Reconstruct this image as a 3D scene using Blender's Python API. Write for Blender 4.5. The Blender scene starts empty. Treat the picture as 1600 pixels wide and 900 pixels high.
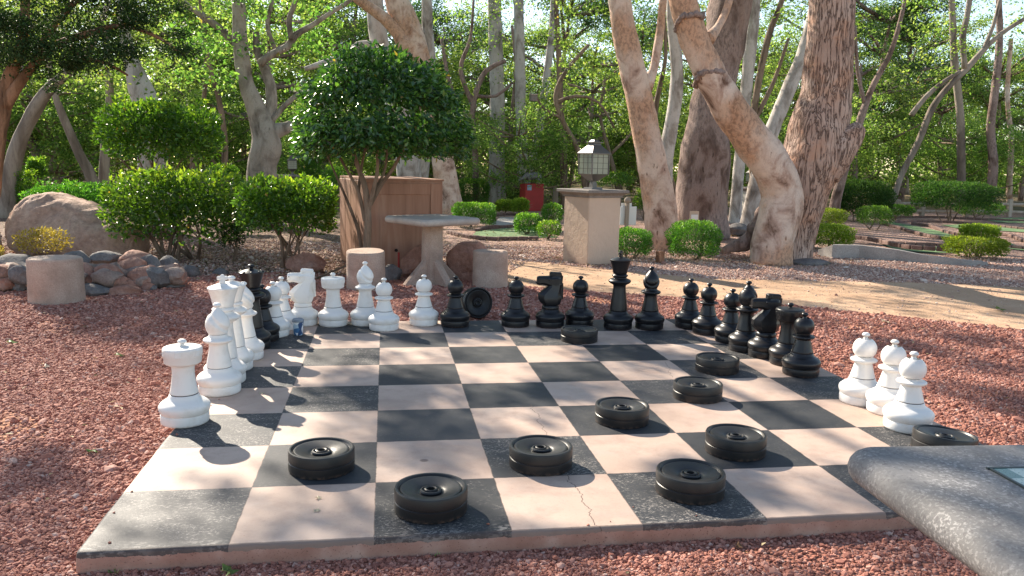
import bpy, math, random
import numpy as np
from mathutils import Vector, Matrix, Euler, noise as mnoise

R_ = math.radians
scene = bpy.context.scene
col = scene.collection
rng = np.random.default_rng(7)
random.seed(7)

# ------------------------------------------------------------------ camera
F = 1261.47736
CAM = np.array([1.04203748, -2.7677323, 1.33566173])
YAW, PIT, ROLL = 0.15727625, 0.15300786, -0.02254043
_f = np.array([math.sin(YAW)*math.cos(PIT), math.cos(YAW)*math.cos(PIT), -math.sin(PIT)])
_r = np.array([math.cos(YAW), -math.sin(YAW), 0.0])
_d = np.cross(_f, _r)
_r2 = _r*math.cos(ROLL) + _d*math.sin(ROLL)
_d2 = -_r*math.sin(ROLL) + _d*math.cos(ROLL)
RM = np.array([_r2, _d2, _f])
cd = bpy.data.cameras.new('camera'); cam = bpy.data.objects.new('camera', cd); col.objects.link(cam)
cd.sensor_width = 36; cd.lens = 36*F/1600; cd.clip_start = 0.05; cd.clip_end = 1000
m = Matrix((( _r2[0], -_d2[0], -_f[0], CAM[0]), (_r2[1], -_d2[1], -_f[1], CAM[1]), (_r2[2], -_d2[2], -_f[2], CAM[2]), (0,0,0,1)))
cam.matrix_world = m
scene.camera = cam

# ------------------------------------------------------------------ world and sun
SUN_D = np.array([-0.80, 1.38, 1.0]); SUN_D = SUN_D/np.linalg.norm(SUN_D)     # towards the sun
w = bpy.data.worlds.new("World"); scene.world = w; w.use_nodes = True
nt = w.node_tree; bg = nt.nodes['Background']
sky = nt.nodes.new('ShaderNodeTexSky'); sky.sky_type = 'NISHITA'; sky.sun_disc = False
sky.sun_elevation = math.asin(SUN_D[2]); sky.sun_rotation = math.atan2(SUN_D[0], SUN_D[1])
sky.altitude = 1300; sky.air_density = 1.0; sky.dust_density = 0.8; sky.ozone_density = 1.0
sky_tint = nt.nodes.new('ShaderNodeMix'); sky_tint.data_type = 'RGBA'; sky_tint.blend_type = 'MULTIPLY'; sky_tint.inputs[0].default_value = 1.0
sky_tint.inputs[7].default_value = (1.09, 0.97, 0.84, 1)      # warm tint on the sky's light, so shade comes out less blue
nt.links.new(sky.outputs[0], sky_tint.inputs[6]); nt.links.new(sky_tint.outputs[2], bg.inputs[0]); bg.inputs[1].default_value = 0.125
sl = bpy.data.lights.new('sun', 'SUN'); sl.energy = 4.8; sl.angle = R_(0.53); sl.color = (1.0, 0.89, 0.74)
so = bpy.data.objects.new('sun', sl); col.objects.link(so)
so.rotation_euler = Vector(SUN_D).to_track_quat('Z', 'Y').to_euler()
scene.view_settings.view_transform = 'Standard'; scene.view_settings.look = 'None'
scene.view_settings.gamma = 1.0; scene.view_settings.use_curve_mapping = False
scene.view_settings.exposure = 1.32
scene.cycles.max_bounces = 8; scene.cycles.diffuse_bounces = 5; scene.cycles.transmission_bounces = 6
scene.cycles.transparent_max_bounces = 6; scene.cycles.glossy_bounces = 3
scene.cycles.sample_clamp_indirect = 6.0
scene.cycles.use_denoising = True

# ------------------------------------------------------------------ where a picture point lies in the place
def ray(px, py): return RM.T @ np.array([(px-800)/F, (py-450)/F, 1.0])
def gp(px, py, z=-0.08):
    d = ray(px, py); t = (z-CAM[2])/d[2]; return CAM + t*d
def at(px, py, Y):
    d = ray(px, py); t = (Y-CAM[1])/d[1]; return CAM + t*d
def mpp(P):  # metres per picture unit at P
    return float((RM @ (np.array(P)-CAM))[2])/F
G = -0.08   # level of the gravel beds; the board's top is z = 0

# ------------------------------------------------------------------ objects
def tag(o, label=None, cat=None, group=None, kind=None):
    if label: o['label'] = label
    if cat: o['category'] = cat
    if group: o['group'] = group
    if kind: o['kind'] = kind
    return o
def empty(name, loc=(0,0,0), rz=0.0, label=None, cat=None, group=None):
    o = bpy.data.objects.new(name, None); col.objects.link(o)
    o.location = [float(v) for v in loc]; o.rotation_euler = (0,0,rz); o.empty_display_size = 0.1
    return tag(o, label, cat, group)

class MB:
    def __init__(s): s.v = []; s.f = []; s.m = []; s.uv = None; s.sm = []
    def add(s, vs, fs, mi=0, smooth=True):
        b = len(s.v); s.v.extend([tuple(map(float, v)) for v in vs])
        for f in fs: s.f.append(tuple(i+b for i in f)); s.m.append(mi); s.sm.append(smooth)
        return b
    def box(s, c, size, rz=0.0, mi=0, bev=0.0, rot=None, taper=1.0):
        hx, hy, hz = size[0]/2, size[1]/2, size[2]/2
        M = rot if rot is not None else Matrix.Rotation(rz, 3, 'Z')
        c = Vector(c)
        if bev <= 0:
            pts = [(x*hx*(taper if z > 0 else 1), y*hy*(taper if z > 0 else 1), z*hz) for z in (-1,1) for y in (-1,1) for x in (-1,1)]
            fs = [(0,2,3,1),(4,5,7,6),(0,1,5,4),(1,3,7,5),(3,2,6,7),(2,0,4,6)]
            s.add([c + M @ Vector(p) for p in pts], fs, mi); return
        # bevelled box: 24 verts
        b = bev; pts = []; idx = {}
        for z in (-1,1):
            for y in (-1,1):
                for x in (-1,1):
                    for k in range(3):
                        d = [hx-b, hy-b, hz-b]; d[k] += b
                        idx[(x,y,z,k)] = len(pts); pts.append((x*d[0], y*d[1], z*d[2]))
        fs = []
        for k in range(3):
            for sg in (-1,1):
                a_, b_ = [(1,2),(2,0),(0,1)][k]
                q = []
                for (u, v_) in ((-1,-1),(1,-1),(1,1),(-1,1)):
                    t = [0,0,0]; t[k] = sg; t[a_] = u; t[b_] = v_; q.append(idx[(*t, k)])
                fs.append(tuple(q) if sg > 0 else tuple(q[::-1]))
        for k in range(3):      # edges along axis k
            a_, b_ = [(1,2),(2,0),(0,1)][k]
            for u in (-1,1):
                for v_ in (-1,1):
                    def I(e, kk):
                        t = [0,0,0]; t[k] = e; t[a_] = u; t[b_] = v_; return idx[(*t, kk)]
                    q = (I(-1,a_), I(1,a_), I(1,b_), I(-1,b_))
                    fs.append(q if u*v_ > 0 else q[::-1])
        for z in (-1,1):
            for y in (-1,1):
                for x in (-1,1):
                    q = tuple(idx[(x,y,z,k)] for k in range(3)); fs.append(q if x*y*z > 0 else q[::-1])
        s.add([c + M @ Vector(p) for p in pts], fs, mi)
    def lathe(s, prof, n=48, c=(0,0,0), mi=0, M=None, sq=None):
        vs = []; k = len(prof)
        for i in range(n):
            a = 2*math.pi*i/n
            for (r, z) in prof: vs.append((r*math.cos(a), r*math.sin(a), z))
        fs = []
        for i in range(n):
            j = (i+1) % n
            for q in range(k-1):
                if prof[q][0] < 1e-6 and prof[q+1][0] < 1e-6: continue
                fs.append((i*k+q, j*k+q, j*k+q+1, i*k+q+1))
        c = Vector(c)
        if M is None: vs = [Vector(v)+c for v in vs]
        else: vs = [M @ Vector(v) + c for v in vs]
        s.add(vs, fs, mi)
    def tube(s, pts, rad, n=10, mi=0, rough=0.0, fr=3.0, cap=True, step=None, seed=0.0):
        P, Rr = smooth_path(pts, rad, step)
        vs = []; fs = []
        t0 = (P[1]-P[0]).normalized()
        u = t0.orthogonal().normalized()
        for i, p in enumerate(P):
            t = (P[min(i+1, len(P)-1)]-P[max(i-1, 0)]).normalized()
            u = (u - t*u.dot(t)).normalized(); v = t.cross(u)
            for k in range(n):
                a = 2*math.pi*k/n
                d = u*math.cos(a)+v*math.sin(a)
                r = Rr[i]
                if rough: 
                    q = p*fr + d*r*fr; q.z += seed
                    r *= 1 + rough*(mnoise.noise(q)*1.3 + 0.5*mnoise.noise(q*2.7))
                vs.append(p+d*r)
        m_ = len(P)
        for i in range(m_-1):
            for k in range(n):
                j = (k+1) % n
                fs.append((i*n+k, i*n+j, (i+1)*n+j, (i+1)*n+k))
        if cap: fs.append(tuple(range(n))[::-1]); fs.append(tuple((m_-1)*n+k for k in range(n)))
        s.add(vs, fs, mi)
    def build(s, name, mats, parent=None, sharp=35, loc=None):
        me = bpy.data.meshes.new(name); me.from_pydata(s.v, [], s.f)
        if not isinstance(mats, (list, tuple)): mats = [mats]
        for m_ in mats: me.materials.append(m_)
        me.polygons.foreach_set('material_index', s.m)
        me.polygons.foreach_set('use_smooth', s.sm)
        me.validate()
        if sharp: me.set_sharp_from_angle(angle=R_(sharp))
        o = bpy.data.objects.new(name, me); col.objects.link(o)
        if parent: o.parent = parent
        if loc is not None: o.location = [float(q) for q in loc]
        return o

def smooth_path(pts, rad, step=None):
    P = [Vector(tuple(map(float, p))) for p in pts]; n = len(P)
    rad = [float(r) for r in rad]
    if n == 2 and step is None: return P, rad
    out = []; ro = []
    for i in range(n-1):
        p0 = P[max(i-1,0)]; p1 = P[i]; p2 = P[i+1]; p3 = P[min(i+2, n-1)]
        L = (p2-p1).length; m_ = max(2, int(L/step)) if step else 4
        for k in range(m_):
            t = k/m_
            q = 0.5*((2*p1)+(p2-p0)*t+(2*p0-5*p1+4*p2-p3)*t*t+(3*p1-p0-3*p2+p3)*t**3)
            out.append(q); ro.append(rad[i]*(1-t)+rad[i+1]*t)
    out.append(P[-1]); ro.append(rad[-1])
    return out, ro

def raw_mesh(name, V, Fq, k, mats, rnd=None):
    """V (n,3) array, Fq (m,k) index array."""
    me = bpy.data.meshes.new(name)
    me.vertices.add(len(V)); me.vertices.foreach_set('co', np.asarray(V, np.float32).ravel())
    me.loops.add(len(Fq)*k); me.loops.foreach_set('vertex_index', np.asarray(Fq, np.int32).ravel())
    me.polygons.add(len(Fq)); me.polygons.foreach_set('loop_start', np.arange(0, len(Fq)*k, k, dtype=np.int32))
    me.update(calc_edges=True)
    if rnd is not None:
        a = me.attributes.new('rnd', 'FLOAT', 'POINT'); a.data.foreach_set('value', np.asarray(rnd, np.float32))
    for m_ in (mats if isinstance(mats, (list, tuple)) else [mats]): me.materials.append(m_)
    return me

def norm(a): return a/np.maximum(np.linalg.norm(a, axis=1, keepdims=True), 1e-9)
def leaf_mesh(name, C, D, N, L, W, mat, fold=0.25, rnd=None, r=None):
    """leaves at C pointing along D with face normal about N; length L, width W arrays."""
    n = len(C); r = r or rng
    D = norm(D); S = norm(np.cross(D, N)); N = norm(np.cross(S, D))
    L = np.broadcast_to(L, n)[:, None]; W = np.broadcast_to(W, n)[:, None]
    a = C; b = C + D*L; mid = C + D*L*0.45
    l = mid + S*W/2 + N*W*fold; q = mid - S*W/2 + N*W*fold
    V = np.stack([a, b, l, q], 1).reshape(-1, 3)
    i = np.arange(n)[:, None]*4
    Fq = np.concatenate([i+[0,3,1], i+[0,1,2]], 1).reshape(-1, 3)
    if rnd is None: rnd = r.random(n)
    rnd = np.minimum(rnd, 0.96); rnd = np.where(r.random(n) < 0.004, 1.0, rnd)
    return raw_mesh(name, V, Fq, 3, mat, np.repeat(rnd, 4))
def obj_of(me, name, parent=None, loc=None):
    o = bpy.data.objects.new(name, me); col.objects.link(o)
    if parent: o.parent = parent
    if loc is not None: o.location = [float(v) for v in loc]
    return o

# ------------------------------------------------------------------ materials
class NM:
    def __init__(s, name):
        s.mat = bpy.data.materials.new(name); s.mat.use_nodes = True
        s.nt = s.mat.node_tree; s.n = s.nt.nodes; s.l = s.nt.links
        s.b = s.n['Principled BSDF']; s.out = s.n['Material Output']
        s._tc = None
    def node(s, t, **kw):
        nd = s.n.new(t)
        for k, v in kw.items(): setattr(nd, k, v)
        return nd
    def set(s, nd, key, val):
        if val is None: return
        if hasattr(val, 'is_output'): s.l.new(val, nd.inputs[key])
        elif isinstance(val, (tuple, list)) and len(val) == 3 and nd.inputs[key].type == 'RGBA': nd.inputs[key].default_value = (*val, 1)
        else: nd.inputs[key].default_value = val
    @property
    def obj(s):
        if not s._tc: s._tc = s.node('ShaderNodeTexCoord')
        return s._tc.outputs['Object']
    def mapping(s, vec=None, scale=(1,1,1), loc=(0,0,0), rot=(0,0,0)):
        m_ = s.node('ShaderNodeMapping'); s.set(m_, 'Vector', vec or s.obj); m_.inputs['Scale'].default_value = scale
        m_.inputs['Location'].default_value = loc; m_.inputs['Rotation'].default_value = rot
        return m_.outputs[0]
    def noise(s, scale=5, detail=4, rough=0.55, vec=None, dist=0.0, out='Fac'):
        t = s.node('ShaderNodeTexNoise'); s.set(t, 'Vector', vec or s.obj)
        t.inputs['Scale'].default_value = scale; t.inputs['Detail'].default_value = detail
        t.inputs['Roughness'].default_value = rough; t.inputs['Distortion'].default_value = dist
        return t.outputs[out]
    def voro(s, scale=5, vec=None, feature='F1', out='Distance', rand=1.0):
        t = s.node('ShaderNodeTexVoronoi'); t.feature = feature; s.set(t, 'Vector', vec or s.obj)
        t.inputs['Scale'].default_value = scale; t.inputs['Randomness'].default_value = rand
        return t.outputs[out]
    def ramp(s, fac, stops, interp='LINEAR'):
        r = s.node('ShaderNodeValToRGB'); s.set(r, 'Fac', fac); cr = r.color_ramp; cr.interpolation = interp
        while len(cr.elements) < len(stops): cr.elements.new(0.5)
        for e, (p, c) in zip(cr.elements, stops):
            e.position = p; e.color = (c, c, c, 1) if isinstance(c, (int, float)) else (*c, 1)
        return r.outputs[0]
    def math(s, op, a, b=None, c=None, clamp=False):
        m_ = s.node('ShaderNodeMath'); m_.operation = op; m_.use_clamp = clamp
        for i, v in enumerate((a, b, c)):
            if v is None: continue
            if hasattr(v, 'is_output'): s.l.new(v, m_.inputs[i])
            else: m_.inputs[i].default_value = v
        return m_.outputs[0]
    def mix(s, fac, a, b, blend='MIX'):
        m_ = s.node('ShaderNodeMix'); m_.data_type = 'RGBA'; m_.blend_type = blend
        for k, v in ((0, fac), (6, a), (7, b)):
            if hasattr(v, 'is_output'): s.l.new(v, m_.inputs[k])
            elif k == 0: m_.inputs[0].default_value = v
            else: m_.inputs[k].default_value = (*v, 1) if isinstance(v, (tuple, list)) else (v, v, v, 1)
        return m_.outputs[2]
    def sep(s, vec=None):
        x = s.node('ShaderNodeSeparateXYZ'); s.set(x, 0, vec or s.obj); return x.outputs
    def bump(s, h, strength=0.3, dist=0.02, nrm=None):
        b = s.node('ShaderNodeBump'); s.set(b, 'Height', h); b.inputs['Strength'].default_value = strength
        b.inputs['Distance'].default_value = dist
        if nrm is not None: s.l.new(nrm, b.inputs['Normal'])
        return b.outputs[0]
    def attr(s, name, out='Fac', typ='GEOMETRY'):
        a = s.node('ShaderNodeAttribute'); a.attribute_name = name; a.attribute_type = typ; return a.outputs[out]
    def fin(s, color=None, rough=0.7, normal=None, spec=0.5, metal=0.0, **kw):
        s.set(s.b, 'Base Color', color); s.set(s.b, 'Roughness', rough)
        s.b.inputs['Specular IOR Level'].default_value = spec; s.b.inputs['Metallic'].default_value = metal
        if normal is not None: s.l.new(normal, s.b.inputs['Normal'])
        for k, v in kw.items(): s.set(s.b, k, v)
        return s.mat

def leaf_mat(name, c_dark, c_mid, c_light, trans=0.45, tcol=None, rough=0.45, spec=0.5):
    M = NM(name)
    oi = M.node('ShaderNodeObjectInfo').outputs['Random']
    c = M.ramp(M.attr('rnd'), [(0.0, c_dark), (0.55, c_mid), (0.965, c_light), (0.985, (0.30,0.22,0.06))])
    hsv = M.node('ShaderNodeHueSaturation'); M.set(hsv, 'Color', c)
    M.set(hsv, 'Hue', M.math('MULTIPLY_ADD', oi, 0.03, 0.485)); M.set(hsv, 'Value', M.math('MULTIPLY_ADD', oi, 0.35, 0.85))
    c = hsv.outputs[0]
    M.fin(c, rough, spec=spec)
    t = M.node('ShaderNodeBsdfTranslucent')
    tc = M.mix(1.0, c, tcol or (2.2, 2.2, 0.9), 'MULTIPLY')
    M.l.new(tc, t.inputs[0])
    mx = M.node('ShaderNodeMixShader'); mx.inputs[0].default_value = trans
    M.l.new(M.b.outputs[0], mx.inputs[1]); M.l.new(t.outputs[0], mx.inputs[2]); M.l.new(mx.outputs[0], M.out.inputs[0])
    return M.mat

MT = {}
MT['forest'] = leaf_mat('forest_leaves', (0.055,0.105,0.025), (0.125,0.20,0.05), (0.27,0.33,0.11), 0.55, (1.9,2.0,1.0), 0.5, 0.3)
MT['forest_dark'] = leaf_mat('evergreen_leaves', (0.022,0.055,0.018), (0.05,0.105,0.032), (0.10,0.16,0.055), 0.42, (1.5,1.7,0.9), 0.5, 0.3)
MT['sycamore'] = leaf_mat('sycamore_leaves', (0.05,0.105,0.025), (0.10,0.19,0.045), (0.20,0.28,0.08), 0.5, (1.7,1.9,0.9), 0.5, 0.3)
MT['hedge'] = leaf_mat('hedge_leaves', (0.03,0.08,0.012), (0.075,0.17,0.025), (0.26,0.36,0.05), 0.45, (2.3,2.3,0.8), 0.30, 0.5)
MT['crown'] = leaf_mat('glossy_crown_leaves', (0.022,0.06,0.018), (0.045,0.12,0.03), (0.11,0.22,0.05), 0.32, (2.1,2.3,0.8), 0.24, 0.6)
MT['boxwood'] = leaf_mat('boxwood_leaves', (0.03,0.09,0.015), (0.07,0.17,0.025), (0.17,0.29,0.05), 0.42, (2.0,2.1,0.8), 0.45, 0.4)
MT['yellowgreen'] = leaf_mat('yellow_green_leaves', (0.10,0.17,0.02), (0.20,0.30,0.03), (0.36,0.42,0.06), 0.45, (1.3,1.4,0.7), 0.5, 0.3)
MT['yellow'] = leaf_mat('golden_leaves', (0.25,0.20,0.03), (0.50,0.42,0.07), (0.65,0.55,0.12), 0.35, (1.2,1.2,0.7), 0.5, 0.3)
MT['juniper'] = leaf_mat('juniper_sprays', (0.012,0.030,0.010), (0.028,0.058,0.018), (0.06,0.09,0.035), 0.25, (1.4,1.5,0.8), 0.6, 0.2)
MT['dry'] = leaf_mat('dry_leaves', (0.16,0.10,0.05), (0.32,0.24,0.12), (0.50,0.42,0.26), 0.2, (1.1,1.0,0.8), 0.7, 0.2)
MT['fresh'] = leaf_mat('fresh_fallen_leaf', (0.12,0.20,0.05), (0.22,0.33,0.10), (0.40,0.48,0.22), 0.3, (1.2,1.3,0.8), 0.5, 0.3)
MT['palefleck'] = leaf_mat('pale_fallen_leaf', (0.5,0.42,0.3), (0.66,0.58,0.42), (0.75,0.7,0.55), 0.2, (1,1,1), 0.6, 0.3)

def plastic(name, c, rough, scuff=0.0, dirt=(0.5,0.45,0.4)):
    M = NM(name)
    n = M.noise(9, 5, 0.6); n2 = M.noise(60, 3, 0.6)
    f = M.ramp(n, [(0.52, 0.0), (0.78, scuff)])
    colr = M.mix(f, c, dirt)
    z = M.sep()[2]
    # mud splashed up the foot
    foot = M.math('MULTIPLY', M.ramp(z, [(0.0, 1.0), (0.018, 0.0)]), M.ramp(n2, [(0.42, 0.0), (0.66, 0.35)]))
    colr = M.mix(foot, colr, (0.36, 0.22, 0.16))
    r = M.math('MULTIPLY_ADD', M.noise(22, 4, 0.6), 0.25, rough)
    return M.fin(colr, r, M.bump(M.noise(180, 2), 0.12, 0.002), spec=0.45)
MT['white'] = plastic('white_plastic', (0.80, 0.775, 0.74), 0.30, 0.8, (0.60,0.54,0.46))
MT['black'] = plastic('black_plastic', (0.010, 0.010, 0.012), 0.24, 0.10, (0.08, 0.075, 0.07))
MT['seam'] = NM('shadow_gap_plastic').fin((0.10,0.09,0.085), 0.6)
MT['checker'] = plastic('checker_rubbery_plastic', (0.010, 0.010, 0.011), 0.30, 0.22, (0.055, 0.05, 0.047))

def stone(name, c1, c2, c3, sc=3.0, bump=0.5, fine=40, rough=0.85, crack=0.0):
    M = NM(name)
    a = M.noise(sc, 6, 0.6, dist=0.4); b = M.noise(fine, 5, 0.7)
    c = M.ramp(a, [(0.3, c1), (0.5, c2), (0.7, c3)])
    c = M.mix(M.ramp(b, [(0.35, 0.45), (0.6, 0.0)]), c, tuple(x*0.55 for x in c1))
    c = M.mix(M.ramp(M.noise(fine*3, 3, 0.7), [(0.6, 0.0), (0.72, 0.4)]), c, tuple(min(1, x*1.5) for x in c3))
    h = M.math('ADD', M.math('MULTIPLY', a, 1.0), M.math('MULTIPLY', b, 0.35))
    if crack:
        v = M.voro(sc*0.9, M.mapping(scale=(1,1,1.6)), 'DISTANCE_TO_EDGE')
        e = M.ramp(v, [(0.0, 0.0), (crack, 1.0)])
        c = M.mix(M.math('MULTIPLY', M.math('SUBTRACT', 1.0, e), 0.6), c, tuple(x*0.35 for x in c1))
        h = M.math('ADD', h, M.math('MULTIPLY', e, 0.4))
    return M.fin(c, rough, M.bump(h, bump, 0.05), spec=0.25)
MT['redrock'] = stone('red_sandstone', (0.30,0.175,0.125), (0.46,0.30,0.225), (0.58,0.41,0.31), 2.6, 1.1, 16)
MT['rustrock'] = stone('rust_red_rock', (0.24,0.11,0.075), (0.38,0.20,0.145), (0.48,0.31,0.245), 3.0, 0.7, 24)
MT['greyrock'] = stone('grey_basalt', (0.10,0.095,0.095), (0.18,0.165,0.16), (0.26,0.24,0.23), 4.0, 0.5, 40)
MT['mortar'] = stone('mortar', (0.24,0.17,0.14), (0.33,0.24,0.20), (0.42,0.33,0.28), 5.0, 0.5, 60)
MT['drum'] = stone('pinkish_cast_concrete', (0.36,0.26,0.205), (0.48,0.355,0.285), (0.56,0.44,0.36), 4.0, 0.35, 90)
MT['tabletop'] = stone('grey_terrazzo', (0.36,0.31,0.275), (0.46,0.40,0.355), (0.56,0.50,0.44), 5.0, 0.10, 260, rough=0.6)

# garden table cast terrazzo: speckled
def terrazzo():
    M = NM('worn_terrazzo')
    base = M.ramp(M.noise(4, 5, 0.6), [(0.3, (0.17,0.165,0.16)), (0.7, (0.26,0.25,0.24))])
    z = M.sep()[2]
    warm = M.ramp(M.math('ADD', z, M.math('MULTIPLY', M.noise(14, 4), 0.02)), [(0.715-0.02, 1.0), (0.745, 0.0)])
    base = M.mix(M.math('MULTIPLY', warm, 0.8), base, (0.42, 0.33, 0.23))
    chips = M.ramp(M.noise(150, 2, 0.6), [(0.52, 0.0), (0.62, 0.8)])
    chips = M.math('MULTIPLY', chips, M.ramp(M.noise(6, 4), [(0.35, 0.2), (0.6, 1.0)]))
    base = M.mix(chips, base, (0.46,0.44,0.42))
    base = M.mix(M.ramp(M.noise(2.3, 5, 0.7, dist=1.2), [(0.50, 0.0), (0.66, 0.5)]), base, (0.11,0.105,0.10))
    dk = M.ramp(M.noise(90, 3, 0.7), [(0.36, 0.7), (0.44, 0.0)])
    base = M.mix(dk, base, (0.13,0.12,0.12))
    return M.fin(base, 0.72, M.bump(M.noise(120, 3), 0.25, 0.004), spec=0.22)
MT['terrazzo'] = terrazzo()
def mosaic():
    M = NM('mosaic_tile'); x = M.sep()
    px = M.math('FLOOR', M.math('DIVIDE', x[0], 0.052)); py = M.math('FLOOR', M.math('DIVIDE', x[1], 0.052))
    par = M.math('FLOORED_MODULO', M.math('ADD', px, py), 2.0)
    c = M.mix(par, (0.05,0.12,0.115), (0.25,0.33,0.32))
    c = M.mix(M.ramp(M.voro(160), [(0.15, 1.0), (0.25, 0.0)]), c, (0.02,0.05,0.05))
    return M.fin(c, 0.25)
MT['mosaic'] = mosaic()
MT['darkline'] = NM('dark_inlay').fin((0.03,0.04,0.04), 0.5)

def board_mat():
    M = NM('painted_concrete_board'); x, y, z = M.sep()
    wob = M.math('MULTIPLY', M.math('SUBTRACT', M.noise(14, 3), 0.5), 0.010)
    fx = M.math('DIVIDE', M.math('ADD', x, wob), 0.5)
    # the paint laps over the front and side lips
    yc = M.math('MAXIMUM', M.math('ADD', y, wob), 0.001); yc = M.math('MINIMUM', yc, 3.999)
    fx = M.math('MINIMUM', M.math('MAXIMUM', fx, 0.001), 7.999)
    fy = M.math('DIVIDE', yc, 0.5)
    par = M.math('FLOORED_MODULO', M.math('ADD', M.math('FLOOR', fx), M.math('FLOOR', fy)), 2.0)  # 0 = black
    isblack = M.math('SUBTRACT', 1.0, par)
    # tan concrete
    big = M.noise(1.1, 4, 0.6); med = M.noise(7, 6, 0.65); fine = M.noise(90, 4, 0.7)
    tan = M.ramp(big, [(0.3, (0.42,0.305,0.24)), (0.5, (0.51,0.38,0.305)), (0.7, (0.58,0.45,0.365))])
    tan = M.mix(M.ramp(med, [(0.34, 0.6), (0.54, 0.0)]), tan, (0.37,0.26,0.21))
    tan = M.mix(M.ramp(fine, [(0.30, 0.45), (0.42, 0.0)]), tan, (0.27,0.19,0.16))
    tan = M.mix(M.ramp(M.noise(2.2, 6, 0.7, dist=1.0), [(0.50, 0.0), (0.66, 0.55)]), tan, (0.46,0.37,0.32))
    # charcoal paint, each square a slightly different charcoal
    wn = M.node('ShaderNodeTexWhiteNoise'); wn.noise_dimensions = '2D'
    cx = M.node('ShaderNodeCombineXYZ'); M.l.new(M.math('FLOOR', fx), cx.inputs[0]); M.l.new(M.math('FLOOR', fy), cx.inputs[1]); M.l.new(cx.outputs[0], wn.inputs[0])
    blk = M.mix(wn.outputs[0], (0.022,0.025,0.029), (0.046,0.049,0.055))
    blk = M.mix(M.ramp(med, [(0.42, 0.0), (0.70, 0.4)]), blk, (0.085,0.083,0.082))
    # rubbed patches showing through
    patch = M.ramp(M.noise(2.6, 5, 0.65, M.mapping(loc=(3.3,1.7,0))), [(0.40, 0.0), (0.54, 1.0)])
    scr = M.noise(75, 6, 0.8, M.mapping(scale=(0.8, 1.6, 1.0), rot=(0,0,0.5)), dist=0.3)
    scr = M.ramp(scr, [(0.525, 0.0), (0.61, 0.9)])
    scr2 = M.ramp(M.noise(60, 4, 0.8, M.mapping(scale=(3.2, 0.22, 1.0), rot=(0,0,-0.35))), [(0.60, 0.0), (0.68, 0.6)])
    wear = M.math('MULTIPLY', patch, M.math('MAXIMUM', scr, scr2), clamp=True)
    wn2 = M.node('ShaderNodeTexWhiteNoise'); wn2.noise_dimensions = '3D'; M.l.new(cx.outputs[0], wn2.inputs[0]); cx.inputs[2].default_value = 3.7
    wear = M.math('MULTIPLY', wear, M.ramp(wn2.outputs[0], [(0.30, 0.12), (0.55, 1.0)]))
    wear = M.math('MULTIPLY', wear, M.ramp(M.noise(11, 4, 0.7, M.mapping(scale=(0.6,1.5,1), loc=(7,3,0))), [(0.40, 0.10), (0.54, 1.0)]))
    edge = M.math('MULTIPLY', M.ramp(y, [(0.0, 1.0), (0.07, 0.0)]), M.ramp(M.noise(55, 4, 0.7, M.mapping(scale=(0.5,1,1))), [(0.50, 0.0), (0.58, 0.9)]))
    edge = M.math('MULTIPLY', edge, M.ramp(M.noise(3.0, 2, 0.5, M.mapping(loc=(1.2,0,0))), [(0.45, 0.0), (0.55, 1.0)]))
    wear = M.math('MAXIMUM', wear, edge)
    blk = M.mix(wear, blk, (0.50,0.45,0.40))
    # the tile front face and lip: paint only reaches 12 mm down
    side = M.ramp(M.math('ADD', z, M.math('MULTIPLY', M.math('SUBTRACT', M.noise(40, 3), 0.5), 0.012)), [(-0.018+1e-4 if False else 0.0, 1.0), (1.0, 1.0)])
    zz = M.math('ADD', z, M.math('MULTIPLY', M.math('SUBTRACT', M.noise(20, 4, 0.7), 0.5), 0.028))
    top = M.math('GREATER_THAN', zz, -0.021)
    body = M.ramp(M.noise(6, 5, 0.6), [(0.3, (0.27,0.14,0.105)), (0.55, (0.38,0.225,0.175)), (0.75, (0.48,0.33,0.27))])
    body = M.mix(M.ramp(M.noise(130, 2, 0.6), [(0.30, 0.7), (0.38, 0.0)]), body, (0.10,0.05,0.04))
    body = M.mix(M.ramp(z, [(0.0, 0.0), (1.0, 0.0)]), body, body)
    topc = M.mix(isblack, tan, blk)
    # joints between squares
    def jd(v): return M.math('ABSOLUTE', M.math('SUBTRACT', M.math('FRACT', M.math('ADD', v, 0.5)), 0.5))
    j = M.math('MINIMUM', jd(fx), jd(fy))
    jn = M.math('LESS_THAN', j, 0.0045)
    topc = M.mix(M.math('MULTIPLY', jn, 0.65), topc, (0.10,0.075,0.065))
    # two cracks running across light squares
    def crack(x0, slope, y0, y1, w_, s_):
        nn = M.math('MULTIPLY', M.math('SUBTRACT', M.noise(5, 5, 0.7, M.mapping(scale=(0.01,1,0.01), loc=(s_,s_,0))), 0.5), 0.16)
        line = M.math('ADD', M.math('MULTIPLY_ADD', y, slope, x0), nn)
        d = M.math('ABSOLUTE', M.math('SUBTRACT', x, line))
        inr = M.math('MULTIPLY', M.math('GREATER_THAN', y, y0), M.math('LESS_THAN', y, y1))
        return M.math('MULTIPLY', M.math('LESS_THAN', d, w_), inr)
    ck = M.math('MAXIMUM', crack(1.83, -0.02, -0.02, 0.5, 0.0022, 0.0), crack(1.80, 0.03, 1.0, 1.55, 0.0016, 2.0))
    ck = M.math('MAXIMUM', ck, crack(2.35, 0.25, 2.05, 2.45, 0.0015, 5.0))
    topc = M.mix(M.math('MULTIPLY', ck, 0.85), topc, (0.12,0.08,0.065))
    # round rust spots
    sp = M.ramp(M.voro(1.35, M.mapping(loc=(0.21,0.1,0))), [(0.026, 0.8), (0.034, 0.0)])
    topc = M.mix(sp, topc, (0.15,0.10,0.085))
    c = M.mix(top, body, topc)
    h = M.math('ADD', M.math('MULTIPLY', fine, 0.5), M.math('MULTIPLY', M.noise(300, 2), 0.3))
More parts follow.
